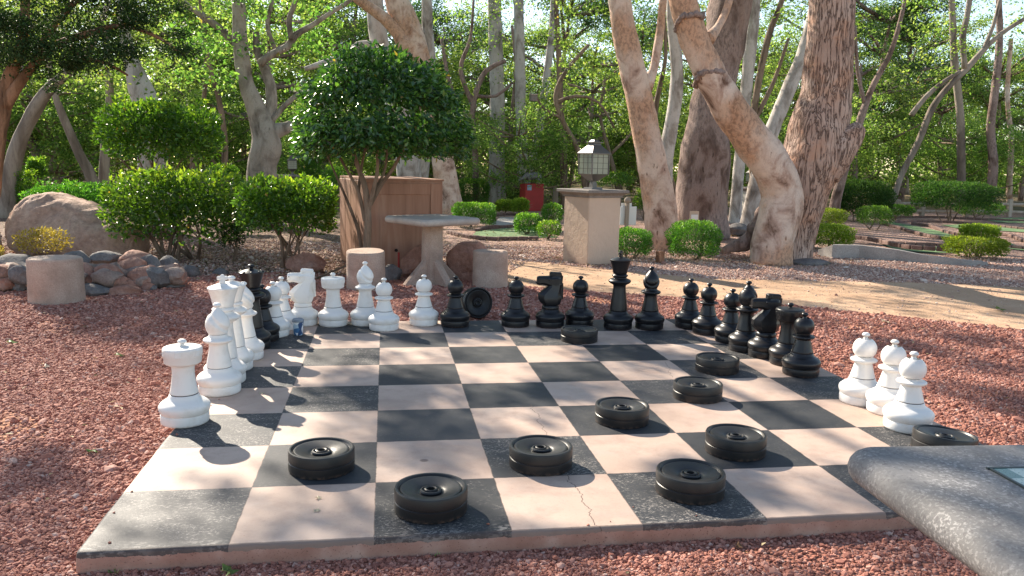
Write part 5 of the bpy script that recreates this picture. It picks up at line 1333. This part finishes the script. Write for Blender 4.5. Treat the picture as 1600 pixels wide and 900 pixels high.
# hanging fringe and underside
m2 = 3800; a = r.uniform(0,6.28,m2); rr_ = hx*np.sqrt(r.random(m2))*0.98
P2 = np.stack([cx+rr_*np.cos(a), rr_*np.sin(a)*.93, zb-0.05-0.28*r.random(m2)*(0.35+0.65*(rr_/hx))], 1)
P = np.concatenate([P, P2]); N = np.concatenate([d, norm(np.stack([np.cos(a)*rr_, np.sin(a)*rr_, np.full(m2,0.35)], 1))])
D = norm(N*0.8+r.normal(0,.5,N.shape)+[0,0,-0.45]); Nn = norm(N+r.normal(0,.45,N.shape)+[0,0,.3])
nn = len(P)
obj_of(leaf_mesh('foliage', P, D, Nn, 0.088*r.uniform(.5,1.25,nn), 0.040*r.uniform(.6,1.25,nn), MT['crown'], fold=0.18, r=r, rnd=np.clip(r.random(nn)**1.3,0,1)), 'foliage', e)
def rel(px, py, Y=6.95): p = at(px, py, Y); return Vector((p[0]-0.80, Y-6.95, p[2]-G))
for k, pts in enumerate([[(572,402,.0),(575,350,0),(572,300,.0),(560,262,.05),(548,225,.05)],[(570,345,0),(560,300,0.05),(540,262,.1),(522,230,.15)],[(575,330,0),(585,290,-.1),(590,262,-.1),(588,215,-.1)],[(578,320,0),(596,288,0),(615,262,-.05),(632,228,-.05)],[(566,400,.1),(560,360,.1),(545,320,.15),(530,285,.2),(510,240,.25)],[(583,300,.1),(600,270,.2),(606,230,.25)],[(560,300,.2),(565,260,.3),(575,215,.3)]]):
    mb = MB(); r0 = [0.052,0.024,0.028,0.030,0.026,0.02,0.02][k]
    mb.tube([rel(x, y, 6.95+o_) for x, y, o_ in pts], [r0*(1-0.16*i) for i in range(len(pts))], 10, rough=0.1, fr=9); mb.build('trunk' if k == 0 else 'limb', MT['bark_brown'], e)
#@@PART4
# ------------------------------------------------------------------ trees
def limb(mb, pts, Y, n=12, rough=0.10, fr=2.0, seed=0.0, step=0.25, root=None, flare=0.0):
    """pts: (picture x, picture y, width in picture units); Y: depth or list of depths"""
    k = len(pts); Ys = Y if isinstance(Y, (list, tuple)) else [Y]*k
    P = [at(x, y, yy) for (x, y, w_), yy in zip(pts, Ys)]; Rr = [w_/2*mpp(p) for (x, y, w_), p in zip(pts, P)]
    if root is not None:
        b = np.array(P[0]); P = [np.array([b[0], b[1], G-0.15])]+P if b[2] > G+0.1 else P
        if len(P) > k: Rr = [Rr[0]*(1+flare)]+Rr
    mb.tube(P, Rr, n, rough=rough, fr=fr, step=step, seed=seed)
    return P, Rr
def clumps(centres, r):
    """leaf positions round a list of (centre, radius, count)"""
    Cs, Ns = [], []
    for c, rad, n in centres:
        d = norm(r.normal(size=(n,3))); q = r.random(n)**(0.45)
        rad = np.array(rad) if hasattr(rad, '__len__') else np.array([rad, rad, rad*0.6])
        Cs.append(np.array(c)+d*q[:,None]*rad); Ns.append(d)
    return np.concatenate(Cs), np.concatenate(Ns)
def crown(parent, centres, leaf, mat, seed=0, wl=0.62, base=(0,0,0), name='crown', hang=0.35):
    r = np.random.default_rng(seed); C, N = clumps(centres, r); n = len(C)
    D = norm(r.normal(0,1,(n,3))*[1,1,.6]+[0,0,-hang]); Nn = norm(r.normal(0,.6,(n,3))+[0,0,1.0])
    me = leaf_mesh(name, C-np.array(base), D, Nn, leaf*r.uniform(.6,1.3,n), leaf*wl*r.uniform(.7,1.2,n), mat, r=r)
    return obj_of(me, name, parent)
def vtree(label, base_px, limbs, mat, cl=None, leaf=0.11, lmat='sycamore', name='sycamore_tree', seed=0, rough=0.10, fr=2.0, step=0.25, cat='tree', n=14, flare=0.25, extra=None):
    """a tree whose trunk and limbs can be traced"""
    e = empty(name, (0,0,0), 0, label, cat)
    mb0 = MB(); P0 = None
    for i, (pts, Y) in enumerate(limbs):
        mb = mb0 if i == 0 else MB()
        P, _ = limb(mb, pts, Y, n=n if i == 0 else max(8, n-4), rough=rough, fr=fr, seed=seed+i, step=step, root=True if i == 0 else None, flare=flare)
        if i == 0: P0 = P[0]; e.location = (float(P0[0]), float(P0[1]), G)
    b = Vector(e.location)
    for i, (pts, Y) in enumerate(limbs):
        mb = MB(); limb(mb, pts, Y, n=n if i == 0 else max(8, n-4), rough=rough, fr=fr, seed=seed+i, step=step, root=True if i == 0 else None, flare=flare)
        mb.v = [tuple(Vector(v)-b) for v in mb.v]
        if i == 0 and 38 < pts[0][2] < 60:
            R0 = pts[0][2]/2*mpp(P0); q_ = random.Random(int(seed)+900)
            for k in range(7):
                a = k*0.9+q_.uniform(-.25,.25); L = R0*q_.uniform(1.35,2.0)
                mb.tube([(math.cos(a)*R0*.55, math.sin(a)*R0*.55, .42*R0+.1), (math.cos(a)*R0*1.0, math.sin(a)*R0*1.0, .10), (math.cos(a)*L, math.sin(a)*L, -.05)], [R0*.42, R0*.26, R0*.10], 10, rough=0.2, fr=5, step=0.06)
        mb.build('trunk' if i == 0 else 'limb', MT[mat], e, sharp=None)
    if cl: crown(e, cl, leaf, MT[lmat], seed=seed, base=tuple(b))
    return e
def cloud(px0, px1, py0, py1, Y0, Y1, k, rad, cnt, seed):
    """k leaf clumps spread through a part of the wood"""
    r = np.random.default_rng(seed); out = []
    for _ in range(k):
        p = at(r.uniform(px0, px1), r.uniform(py0, py1), r.uniform(Y0, Y1))
        if p[2] < 0.3: p[2] = 0.3+r.random()*0.5
        s_ = rad*r.uniform(.6,1.4); out.append((p, (s_, s_, s_*0.55), int(cnt*r.uniform(.5,1.4))))
    return out
def over(x0, x1, y0, y1, z0, z1, k, rad, cnt, seed):  # unseen leaf clumps added to the crowns for the dappled shade they cast
    r = np.random.default_rng(seed); out = []
    for _ in range(k):
        s_ = rad*r.uniform(.6,1.4); out.append(((r.uniform(x0,x1), r.uniform(y0,y1), r.uniform(z0,z1)), (s_, s_, s_*0.5), int(cnt*r.uniform(.5,1.4))))
    return out

# --- the three big sycamores at right
vtree('big sycamore with fissured reddish bark and a knob low on its right side', None,
  [([(1222,412,84),(1230,375,82),(1243,325,84),(1262,270,92),(1278,205,92),(1290,150,78),(1295,90,73),(1298,30,70),(1300,-60,70),(1302,-200,66),(1290,-380,50)], [9.1,9.1,9.05,9.0,9.0,9.0,9.0,9.0,9.0,9.1,9.2]),
   ([(1284,268,62),(1312,232,54),(1332,211,38),(1343,198,22)], [8.9,8.75,8.7,8.7]),
   ([(1300,-100,50),(1380,-260,34),(1480,-420,20)], [9.1,9.6,10.5])],
  'fissure', over(5.0,12.5,8.5,14,5.2,10,60,0.7,150,3), seed=31, rough=0.06, fr=2.5, step=0.08, n=28, flare=0.15)
vtree('curved pale sycamore arching to the upper left in front of the others', None,
  [([(1204,414,66),(1206,392,64),(1212,360,66),(1220,330,64),(1222,300,62),(1208,262,60),(1178,222,58),(1146,178,53),(1116,130,50),(1094,84,46),(1078,40,44),(1067,0,44),(1060,-60,42),(1070,-160,36),(1110,-300,26)], [8.65,8.65,8.65,8.65,8.65,8.6,8.55,8.5,8.45,8.4,8.35,8.3,8.3,8.2,8.2]),
   ([(1106,62,22),(1122,42,13),(1136,12,12),(1144,-30,11),(1150,-120,9)], [8.35,8.5,8.6,8.7,9.0]),
   ([(1070,-100,28),(1010,-220,22),(930,-330,15)], [8.2,8.0,7.6])],
  'syc_pale', over(2.5,7.5,7.0,10.5,5.6,8.5,16,0.6,60,4), seed=33, rough=0.07, fr=3.0, step=0.08, n=28, flare=0.05)
# old collars of bark where the curved stem changed direction
for (px, py, w_, Y, tl) in ((1106,118,50,8.45,-0.25),(1075,30,46,8.33,-0.1)):
    c = Vector(at(px, py, Y)); R = w_/2*mpp(c)*1.0; mb = MB()
    ax = (Vector(at(px-16, py-34, Y))-Vector(at(px+16, py+34, Y))).normalized(); u = ax.orthogonal().normalized(); v = ax.cross(u)
    pts = [c+(u*math.cos(a)+v*math.sin(a))*R*0.955+ax*0.06*math.sin(a*2+1)+ax*tl*0.1*math.cos(a) for a in [k*math.pi/14 for k in range(29)]]
    mb.tube([p-c for p in pts], [0.026+0.020*abs(math.sin(k*1.7)) for k in range(29)], 8, rough=0.7, fr=14, cap=False)
    tr = next(o for o in bpy.data.objects if o.name.startswith('sycamore_tree') and str(o.get('label', '')).startswith('curved pale'))
    o = mb.build('bark_collar', MT['bark_dark'], tr, sharp=None, loc=c-Vector(tr.location))
# dark hollow root at its foot
mb = MB(); p = gp(1170,395,G)
mb.tube([at(1206,318,8.9),at(1192,345,8.95),at(1180,370,9.05),at(1150,384,9.1),at(1128,392,9.15)], [.13,.15,.16,.10,.05], 16, rough=0.3, fr=6, step=0.05)
bpos = Vector(at(1190,395,9.0)); mb.v = [tuple(Vector(v)-bpos) for v in mb.v]
o = mb.build('gnarled_root', MT['bark_dark'], None, sharp=None, loc=bpos); tag(o, 'dark gnarled root at the foot of the curved sycamore, left side', 'root')
vtree('leaning pink-barked sycamore forking high, right of the lantern pillar', None,
  [([(1036,392,62),(1036,375,54),(1032,330,52),(1024,280,48),(1012,220,44),(1000,160,42),(986,100,40),(976,50,38),(968,0,36),(958,-80,34),(940,-200,28)], [10.7,10.7,10.7,10.7,10.7,10.7,10.7,10.7,10.7,10.7,10.8]),
   ([(1008,135,26),(1020,112,14),(1030,60,13),(1036,0,12),(1046,-100,10)], [10.7,10.75,10.8,10.9,11.2])],
  'syc_pale', over(0.5,6,10.5,15,5.2,8.5,30,0.48,170,5), seed=35, rough=0.07, fr=3.0, step=0.1, n=24, flare=0.1)
vtree('massive dark scaly sycamore trunk between the leaning and the curved ones', None,
  [([(1092,372,90),(1094,340,84),(1096,300,82),(1100,250,76),(1106,200,68),(1114,150,60),(1126,90,62),(1138,30,66),(1148,-60,60),(1150,-200,48)], [13.0]*10),
   ([(1150,90,20),(1156,40,18),(1160,0,17),(1166,-80,15)], [12.8,12.7,12.7,12.9])],
  'bark_dark', over(2,9,14,18.5,6.0,9.5,34,0.55,190,6), seed=37, rough=0.09, fr=2.0, step=0.12, n=26, flare=0.15)
mb = MB(); e_ = bpy.data.objects
vtree('smooth grey sycamore stem rising between the leaning and the dark trunk', None,
  [([(1036,330,26),(1040,250,24),(1052,180,22),(1058,110,20),(1052,50,19),(1050,0,18),(1052,-120,15)], 15.5)],
  'syc_grey', cloud(1000,1200,-260,40,15,18,12,0.8,70,7), seed=39, n=14)
vtree('grey leaning stem behind the big sycamore, slanting to the upper right', None,
  [([(1170,345,26),(1196,235,24),(1228,150,22),(1252,90,21),(1272,20,19),(1300,-100,15)], 14.0)],
  'syc_grey', cloud(1180,1420,-260,30,13,17,14,0.8,70,8), seed=40, n=14)
vtree('slim pale stem behind the dark trunk, leaning right at the top', None,
  [([(1150,320,18),(1160,200,18),(1168,120,19),(1176,40,20),(1178,0,20),(1184,-120,16)], 17.5)],
  'syc_grey', cloud(1090,1260,-200,60,17,20,12,0.9,80,9), seed=41, n=12)
vtree('thin olive-grey stem with side branches between the dark and big trunks', None,
  [([(1178,330,12),(1176,230,12),(1180,160,11),(1200,60,10),(1222,0,8),(1240,-80,7)], 18.5), ([(1178,190,9),(1208,130,7),(1232,60,5)], 18.5)],
  'bark_brown', cloud(1160,1260,-100,140,18,21,12,0.8,90,10), seed=42, n=10, lmat='forest')
# --- left and centre
vtree('grey sycamore with a burl and spreading dark branches, left of the round-crowned tree', None,
  [([(404,330,50),(406,300,44),(410,255,44),(416,225,48),(408,190,36),(394,155,27),(382,120,24),(376,70,22),(374,30,21),(373,0,20),(368,-90,18),(350,-220,14)], 15.0),
   ([(418,215,34),(430,205,26),(446,200,20),(455,195,17),(470,182,12)], 15.0),
   ([(416,200,24),(424,170,18),(422,130,16),(414,110,14),(402,80,12),(400,50,10)], 15.1),
   ([(378,80,14),(352,52,12),(325,30,10),(285,2,8),(240,-40,6)], 15.2),
   ([(405,100,13),(425,85,12),(450,72,11),(462,55,10),(490,38,8),(520,18,7),(548,0,6),(590,-40,5)], 14.8),
   ([(455,62,9),(452,30,8),(462,0,7),(470,-60,5)], 14.7),
   ([(424,190,10),(445,165,8),(470,145,7),(500,130,5)], 15.0),
   ([(430,78,8),(418,40,7),(426,0,6)], 15.1),
   ([(374,-20,12),(340,-120,10),(250,-330,9),(160,-620,7),(150,-900,5)], [15,13.5,11,8.5,6.5])],  # unseen limb added to carry the clumps that shade the near table
  'syc_brown', over(-5.5,0.5,9.5,14.0,5.0,8.6,40,0.46,200,11)+over(-2.4,-0.9,4.9,6.6,5.6,6.4,7,0.42,220,15)+over(-6.5,-1.5,6.5,9.5,5.2,6.8,12,0.40,200,16)+cloud(290,520,-60,130,14,17,26,0.55,90,12), seed=43, rough=0.12, fr=2.6, step=0.12, n=20)  # clumps above view, set towards the sun to shade board and table
vtree('thick pale sycamore behind the round crown, joined by a smooth limb', None,
  [([(703,328,42),(700,300,38),(690,240,34),(676,180,36),(660,120,40),(642,60,44),(628,20,40),(618,-10,38),(600,-140,32)], 18.5),
   ([(640,78,30),(622,52,22),(600,28,18),(572,8,16),(545,-14,15),(480,-80,12)], 18.3)],
  'syc_pale', cloud(430,760,-330,-20,17,21,16,1.0,90,13), seed=44, rough=0.06, n=20)
vtree('broad grey sycamore trunk left behind the round crown', None,
  [([(640,330,44),(640,290,40),(632,220,36),(612,140,32),(596,80,30),(588,30,28),(584,-20,26),(578,-160,20)], 20.0),
   ([(592,70,14),(560,70,12),(540,88,11),(508,98,10),(476,108,7)], 19.8)],
  'syc_grey', cloud(450,700,-300,-20,19,22,14,1.0,90,14), seed=45, rough=0.06, n=18)
for i, (lab, lm, Y) in enumerate([
  ('slim grey trunk right of the pale sycamore, above the round crown', [[(655,325,18),(668,200,18),(672,100,18),(668,40,17),(666,-20,16),(660,-140,12)]], 22),
  ('tall straight pale sycamore trunk standing alone left of the red pedestal', [[(777,321,30),(776,280,26),(777,200,24),(776,120,22),(774,50,22),(772,-10,21),(768,-160,17)]], 26),
  ('straight grey trunk behind the red pedestal', [[(822,322,22),(817,260,18),(814,180,17),(812,90,16),(810,0,16),(806,-140,13)],[(826,270,13),(840,215,13),(848,160,12),(858,90,12),(864,30,11),(868,-60,9)]], 25),
  ('dark slender trunk between the red pedestal and the lantern', [[(882,326,11),(880,240,11),(876,160,10),(873,90,9),(870,30,8),(866,-60,7)]], 23),
 ]):
    vtree(lab, None, [(l, Y) for l in lm], 'syc_grey' if i < 3 else 'bark_brown', cloud(lm[0][-1][0]-90, lm[0][-1][0]+90, -220, 10, Y-1, Y+2, 12, 1.0, 90, 20+i), seed=46+i, n=14)
vtree('dark bare branching tree between the round crown and the tall pale trunk', None,
  [([(745,318,10),(742,240,10),(738,180,9),(745,140,9),(760,110,8),(790,95,6)], 24), ([(740,200,8),(715,160,7),(700,120,6),(690,60,5)], 24), ([(742,170,8),(720,110,7),(735,60,5),(740,0,4)], 24), ([(744,150,6),(775,150,5),(800,130,4)], 24)],
  'bark_dark', cloud(680,800,-60,140,23,26,16,0.8,70,30), seed=52, n=9, lmat='forest')
vtree('bent dark limb tree under the canopy behind the lantern', None,
  [([(915,310,8),(905,240,8),(880,190,8),(868,150,7),(885,110,6),(920,70,5)], 21.5), ([(870,160,6),(900,150,5),(935,160,4),(960,200,3)], 21.5), ([(880,185,5),(850,170,4),(838,150,3)], 21.5)],
  'bark_brown', cloud(850,1000,0,170,21,24,14,0.6,60,31), seed=53, n=9, lmat='forest')
# far left
vtree('juniper with reddish trunk and dark drooping foliage in the upper left corner', None,
  [([(-22,360,34),(-18,290,34),(-8,220,30),(4,170,26),(16,120,20),(34,70,16),(40,0,14),(50,-120,10)], 9.6),
   ([(4,170,22),(24,140,18),(44,112,15),(80,75,13),(130,55,10),(190,40,7),(250,60,5),(290,90,3)], [9.6,9.55,9.5,9.4,9.3,9.2,9.1,9.0]),
   ([(50,105,12),(70,60,10),(110,10,9),(160,-40,7)], 9.5), ([(10,150,10),(-30,90,9),(-90,40,8)], 9.6),
   ([(100,66,7),(130,90,6),(170,100,5),(200,118,3)], [9.3,9.2,9,9])],
  'bark_orange',
  cloud(-60,120,-70,95,8.8,10.2,46,0.34,330,32)+cloud(60,235,-50,110,8.6,9.8,40,0.29,300,33)+cloud(180,290,-30,92,8.8,9.4,16,0.22,220,34)+cloud(70,130,95,140,9,9.4,7,0.18,200,35)+over(-6.5,-4.5,7.5,9,3.0,4.2,8,0.4,240,36),
  leaf=0.045, lmat='juniper', name='juniper_tree', seed=54, rough=0.15, step=0.12, n=14)
for i, (lab, lm, Y, mt) in enumerate([
  ('leaning grey-brown trunk under the juniper at the left', [[(14,300,26),(24,240,24),(42,195,22),(62,158,20),(84,132,17),(110,110,14),(150,60,10),(170,0,8)]], 16.5, 'wood_far'),
  ('slim curved trunk left of the tiered shrub, leaning left', [[(146,285,18),(126,245,15),(108,205,13),(94,170,11),(84,140,9),(70,60,7)]], 18, 'wood_far'),
  ('upright grey trunk behind the left edge of the tiered shrub', [[(163,285,17),(164,240,15),(166,200,13),(172,150,12),(168,90,10),(160,20,8)]], 18.5, 'wood_far'),
  ('broad grey trunk above the tiered shrub, half hidden in juniper leaves', [[(242,300,46),(238,230,44),(230,170,44),(218,135,36),(206,100,24),(196,60,18),(190,0,14)]], 13.5, 'syc_grey'),
  ('thin bare trunk in the woods between juniper and grey sycamore', [[(350,285,9),(352,230,9),(345,170,8),(330,110,7),(318,50,5),(310,-20,4)]], 20, 'bark_brown'),
  ('dark thin trunk left of the grey sycamore, behind the hedges', [[(300,290,8),(305,220,8),(318,160,7),(322,90,6),(318,20,5)]], 21, 'bark_brown'),
  ('dark leaning trunk close behind the big right sycamore', [[(1305,318,16),(1318,270,13),(1335,215,12),(1352,165,10),(1366,130,9),(1388,90,8),(1402,50,7),(1414,0,6),(1425,-60,5)],[(1352,165,7),(1340,110,6),(1336,40,5)]], 17, 'bark_dark'),
  ('grey-brown tree leaning right with forking arms, right part of the woods', [[(1394,320,9),(1410,270,9),(1436,220,10),(1456,170,10),(1480,138,9),(1508,110,9),(1535,80,8),(1565,52,7),(1610,24,6)],[(1424,180,9),(1446,152,8),(1474,128,7),(1500,112,6)],[(1508,108,9),(1504,60,9),(1512,20,8),(1520,-40,7)],[(1535,82,7),(1552,40,6),(1562,0,5)]], 22, 'wood_far'),
  ('grey upright trunk deep in the woods at the right', [[(1500,330,14),(1502,260,13),(1500,180,12),(1492,100,11),(1488,20,10),(1486,-80,8)]], 24, 'wood_far'),
  ('dark trunk deep in the right woods near the picture edge', [[(1545,332,16),(1552,260,14),(1548,200,13),(1556,130,12),(1562,60,10),(1560,-20,8)]], 24, 'bark_dark'),
  ('thin pale birch-like trunk at the far right edge', [[(1578,335,9),(1577,290,9),(1580,220,8),(1574,150,7),(1580,60,6)]], 26, 'syc_pale'),
  ('slender dark trunk in the woods left of the lantern', [[(792,320,8),(796,250,8),(800,180,7),(806,110,6),(800,40,5)]], 28, 'bark_dark'),
  ('crooked brown sapling right of the lantern in the bright woods', [[(968,318,7),(960,270,7),(950,230,6),(938,180,5),(946,120,4)],[(955,240,5),(985,210,4),(1000,180,3)]], 24, 'bark_brown'),
  ('arching branch tree between the leaning and grey sycamore stems', [[(1058,330,14),(1050,290,12),(1034,240,11),(1022,190,10),(1030,140,8),(1040,90,6),(1038,30,5)]], 19, 'bark_brown'),
 ]):
    c0_ = lm[0][len(lm[0])//2]
    vtree(lab, None, [(l, Y) for l in lm], mt, cloud(c0_[0]-90, c0_[0]+110, -120, 120, Y-1, Y+2, 13, 0.85, 95, 60+i), seed=70+i, n=10, lmat='forest', name='woodland_tree')

# --- the wood behind: individual trees from a few grown kinds
def grown(seed, h, r_crown, z0, n_leaf, leaf, mt, lmat, bushy=False):
    r = np.random.default_rng(seed); rr = random.Random(seed)
    e = empty('woodland_tree', (0,0,G)); mb = MB()
    P = [(0,0,-0.1)]; x = y = 0
    for k in range(1, 7):
        x += rr.uniform(-.25,.25); y += rr.uniform(-.25,.25); P.append((x, y, h*0.85*k/6))
    R0 = h*0.016+0.03; mb.tube(P, [R0*(1-0.13*k) for k in range(7)], 9, rough=0.12, fr=2, step=0.4)
    cs = []
    nb = 22 if not bushy else 14
    for b in range(nb):
        f = rr.uniform(z0/h, .97); i = min(5, int(f/0.85*6)) if f < .85 else 5; q = Vector(P[i]).lerp(Vector(P[i+1]), 0.5)
        a = rr.uniform(0, 6.28); L = r_crown*rr.uniform(.45,1.05)*(1.1-0.5*abs(f-.5)); up = rr.uniform(.1,.7)
        t = q+Vector((math.cos(a)*L, math.sin(a)*L, up*L)); m_ = q.lerp(t, .5)+Vector((0,0,-.05*L+rr.uniform(-.1,.2)))
        mb.tube([q, m_, t], [R0*.5, R0*.34, R0*.14], 6)
        for s_ in (.45,.75,1.0,1.12):
            c = q.lerp(t, s_)+Vector((rr.gauss(0,.35), rr.gauss(0,.35), rr.gauss(0,.3))); rad = rr.uniform(.35,.85)*r_crown/2.6
            cs.append((tuple(c), (rad, rad, rad*.55), 1))
    tot = n_leaf/len(cs); cs = [(c, rd, int(tot*rr.uniform(.5,1.5))) for c, rd, _ in cs]
    mb.build('trunk', MT[mt], e, sharp=None); crown(e, cs, leaf, MT[lmat], seed=seed)
    return e
protos = [grown(101, 11, 3.3, 2.4, 15000, 0.115, 'wood_far', 'forest'), grown(102, 9, 2.8, 1.4, 15000, 0.105, 'bark_brown', 'forest'), grown(103, 13, 3.8, 3.4, 14000, 0.13, 'syc_grey', 'forest'),
          grown(104, 6.5, 2.6, 0.7, 15000, 0.10, 'bark_dark', 'forest'), grown(105, 10, 3.2, 1.8, 15000, 0.115, 'bark_dark', 'forest_dark'), grown(106, 3.2, 2.1, 0.3, 11000, 0.085, 'bark_brown', 'forest')]
used = [False]*6
KL = ['tall leafy tree in the sunlit wood behind the garden','mid-height spreading tree in the sunlit wood behind the garden','tallest thin-crowned tree in the wood behind the garden',
      'low bushy tree filling the sunlit wood behind the garden','dark evergreen-looking tree in the shady part of the wood','leafy undergrowth bush at the foot of the wood']
def plant(k, x, y, rz, s_):
    global used
    o = protos[k]
    if used[k]:
        c = o.copy(); col.objects.link(c)
        for ch in list(o.children): d = ch.copy(); col.objects.link(d); d.parent = c
        o = c
    used[k] = True; o.location = (x, y, G); o.rotation_euler = (0,0,rz); o.scale = (s_,s_,s_)
    tag(o, KL[k], 'tree' if k != 5 else 'bush', ['tall wood trees','spreading wood trees','thin-crowned wood trees','low wood trees','dark wood trees','wood undergrowth'][k])
rr = random.Random(9)
spots = []
for Yd, n_, kinds in ((24,11,[5]),(28,15,[5,5,3]),(33,17,[3,5,3,1]),(39,19,[0,1,3,0,3]),(46,19,[0,2,3,1,4,3])):
    for i in range(n_):
        px = -120+1840*(i+rr.uniform(.1,.9))/n_; p = at(px, 300, Yd+rr.uniform(-2,2))
        k = rr.choice(kinds)
        if Yd > 30 and rr.random() < (0.6 if px > 1290 else 0.2): k = 4
        if Yd < 30 and (530 < px < 900) and k in (3,1): k = 5
        spots.append((k, p[0], p[1], rr.uniform(0,6.28), rr.uniform(.8,1.2)))
for k in range(6):
    if not any(s_[0] == k for s_ in spots): spots.append((k, 5.0+k, 48, 0, 1))
for s_ in spots: plant(*s_)
# far-off wood that reads as one mass
r = np.random.default_rng(77); cs = []
for i in range(1000):
    px = r.uniform(-250, 1850); Yd = r.uniform(50, 66); p = at(px, 300, Yd); s_ = r.uniform(1.0, 2.2)
    p[2] = 0.3+abs(r.normal(0,1))*3.4; cs.append((tuple(p), (s_, s_, s_*.6), int(130*r.uniform(.5,1.4))))
o = crown(None, cs, 0.34, MT['forest'], seed=78, name='distant_wood'); tag(o, kind='stuff')
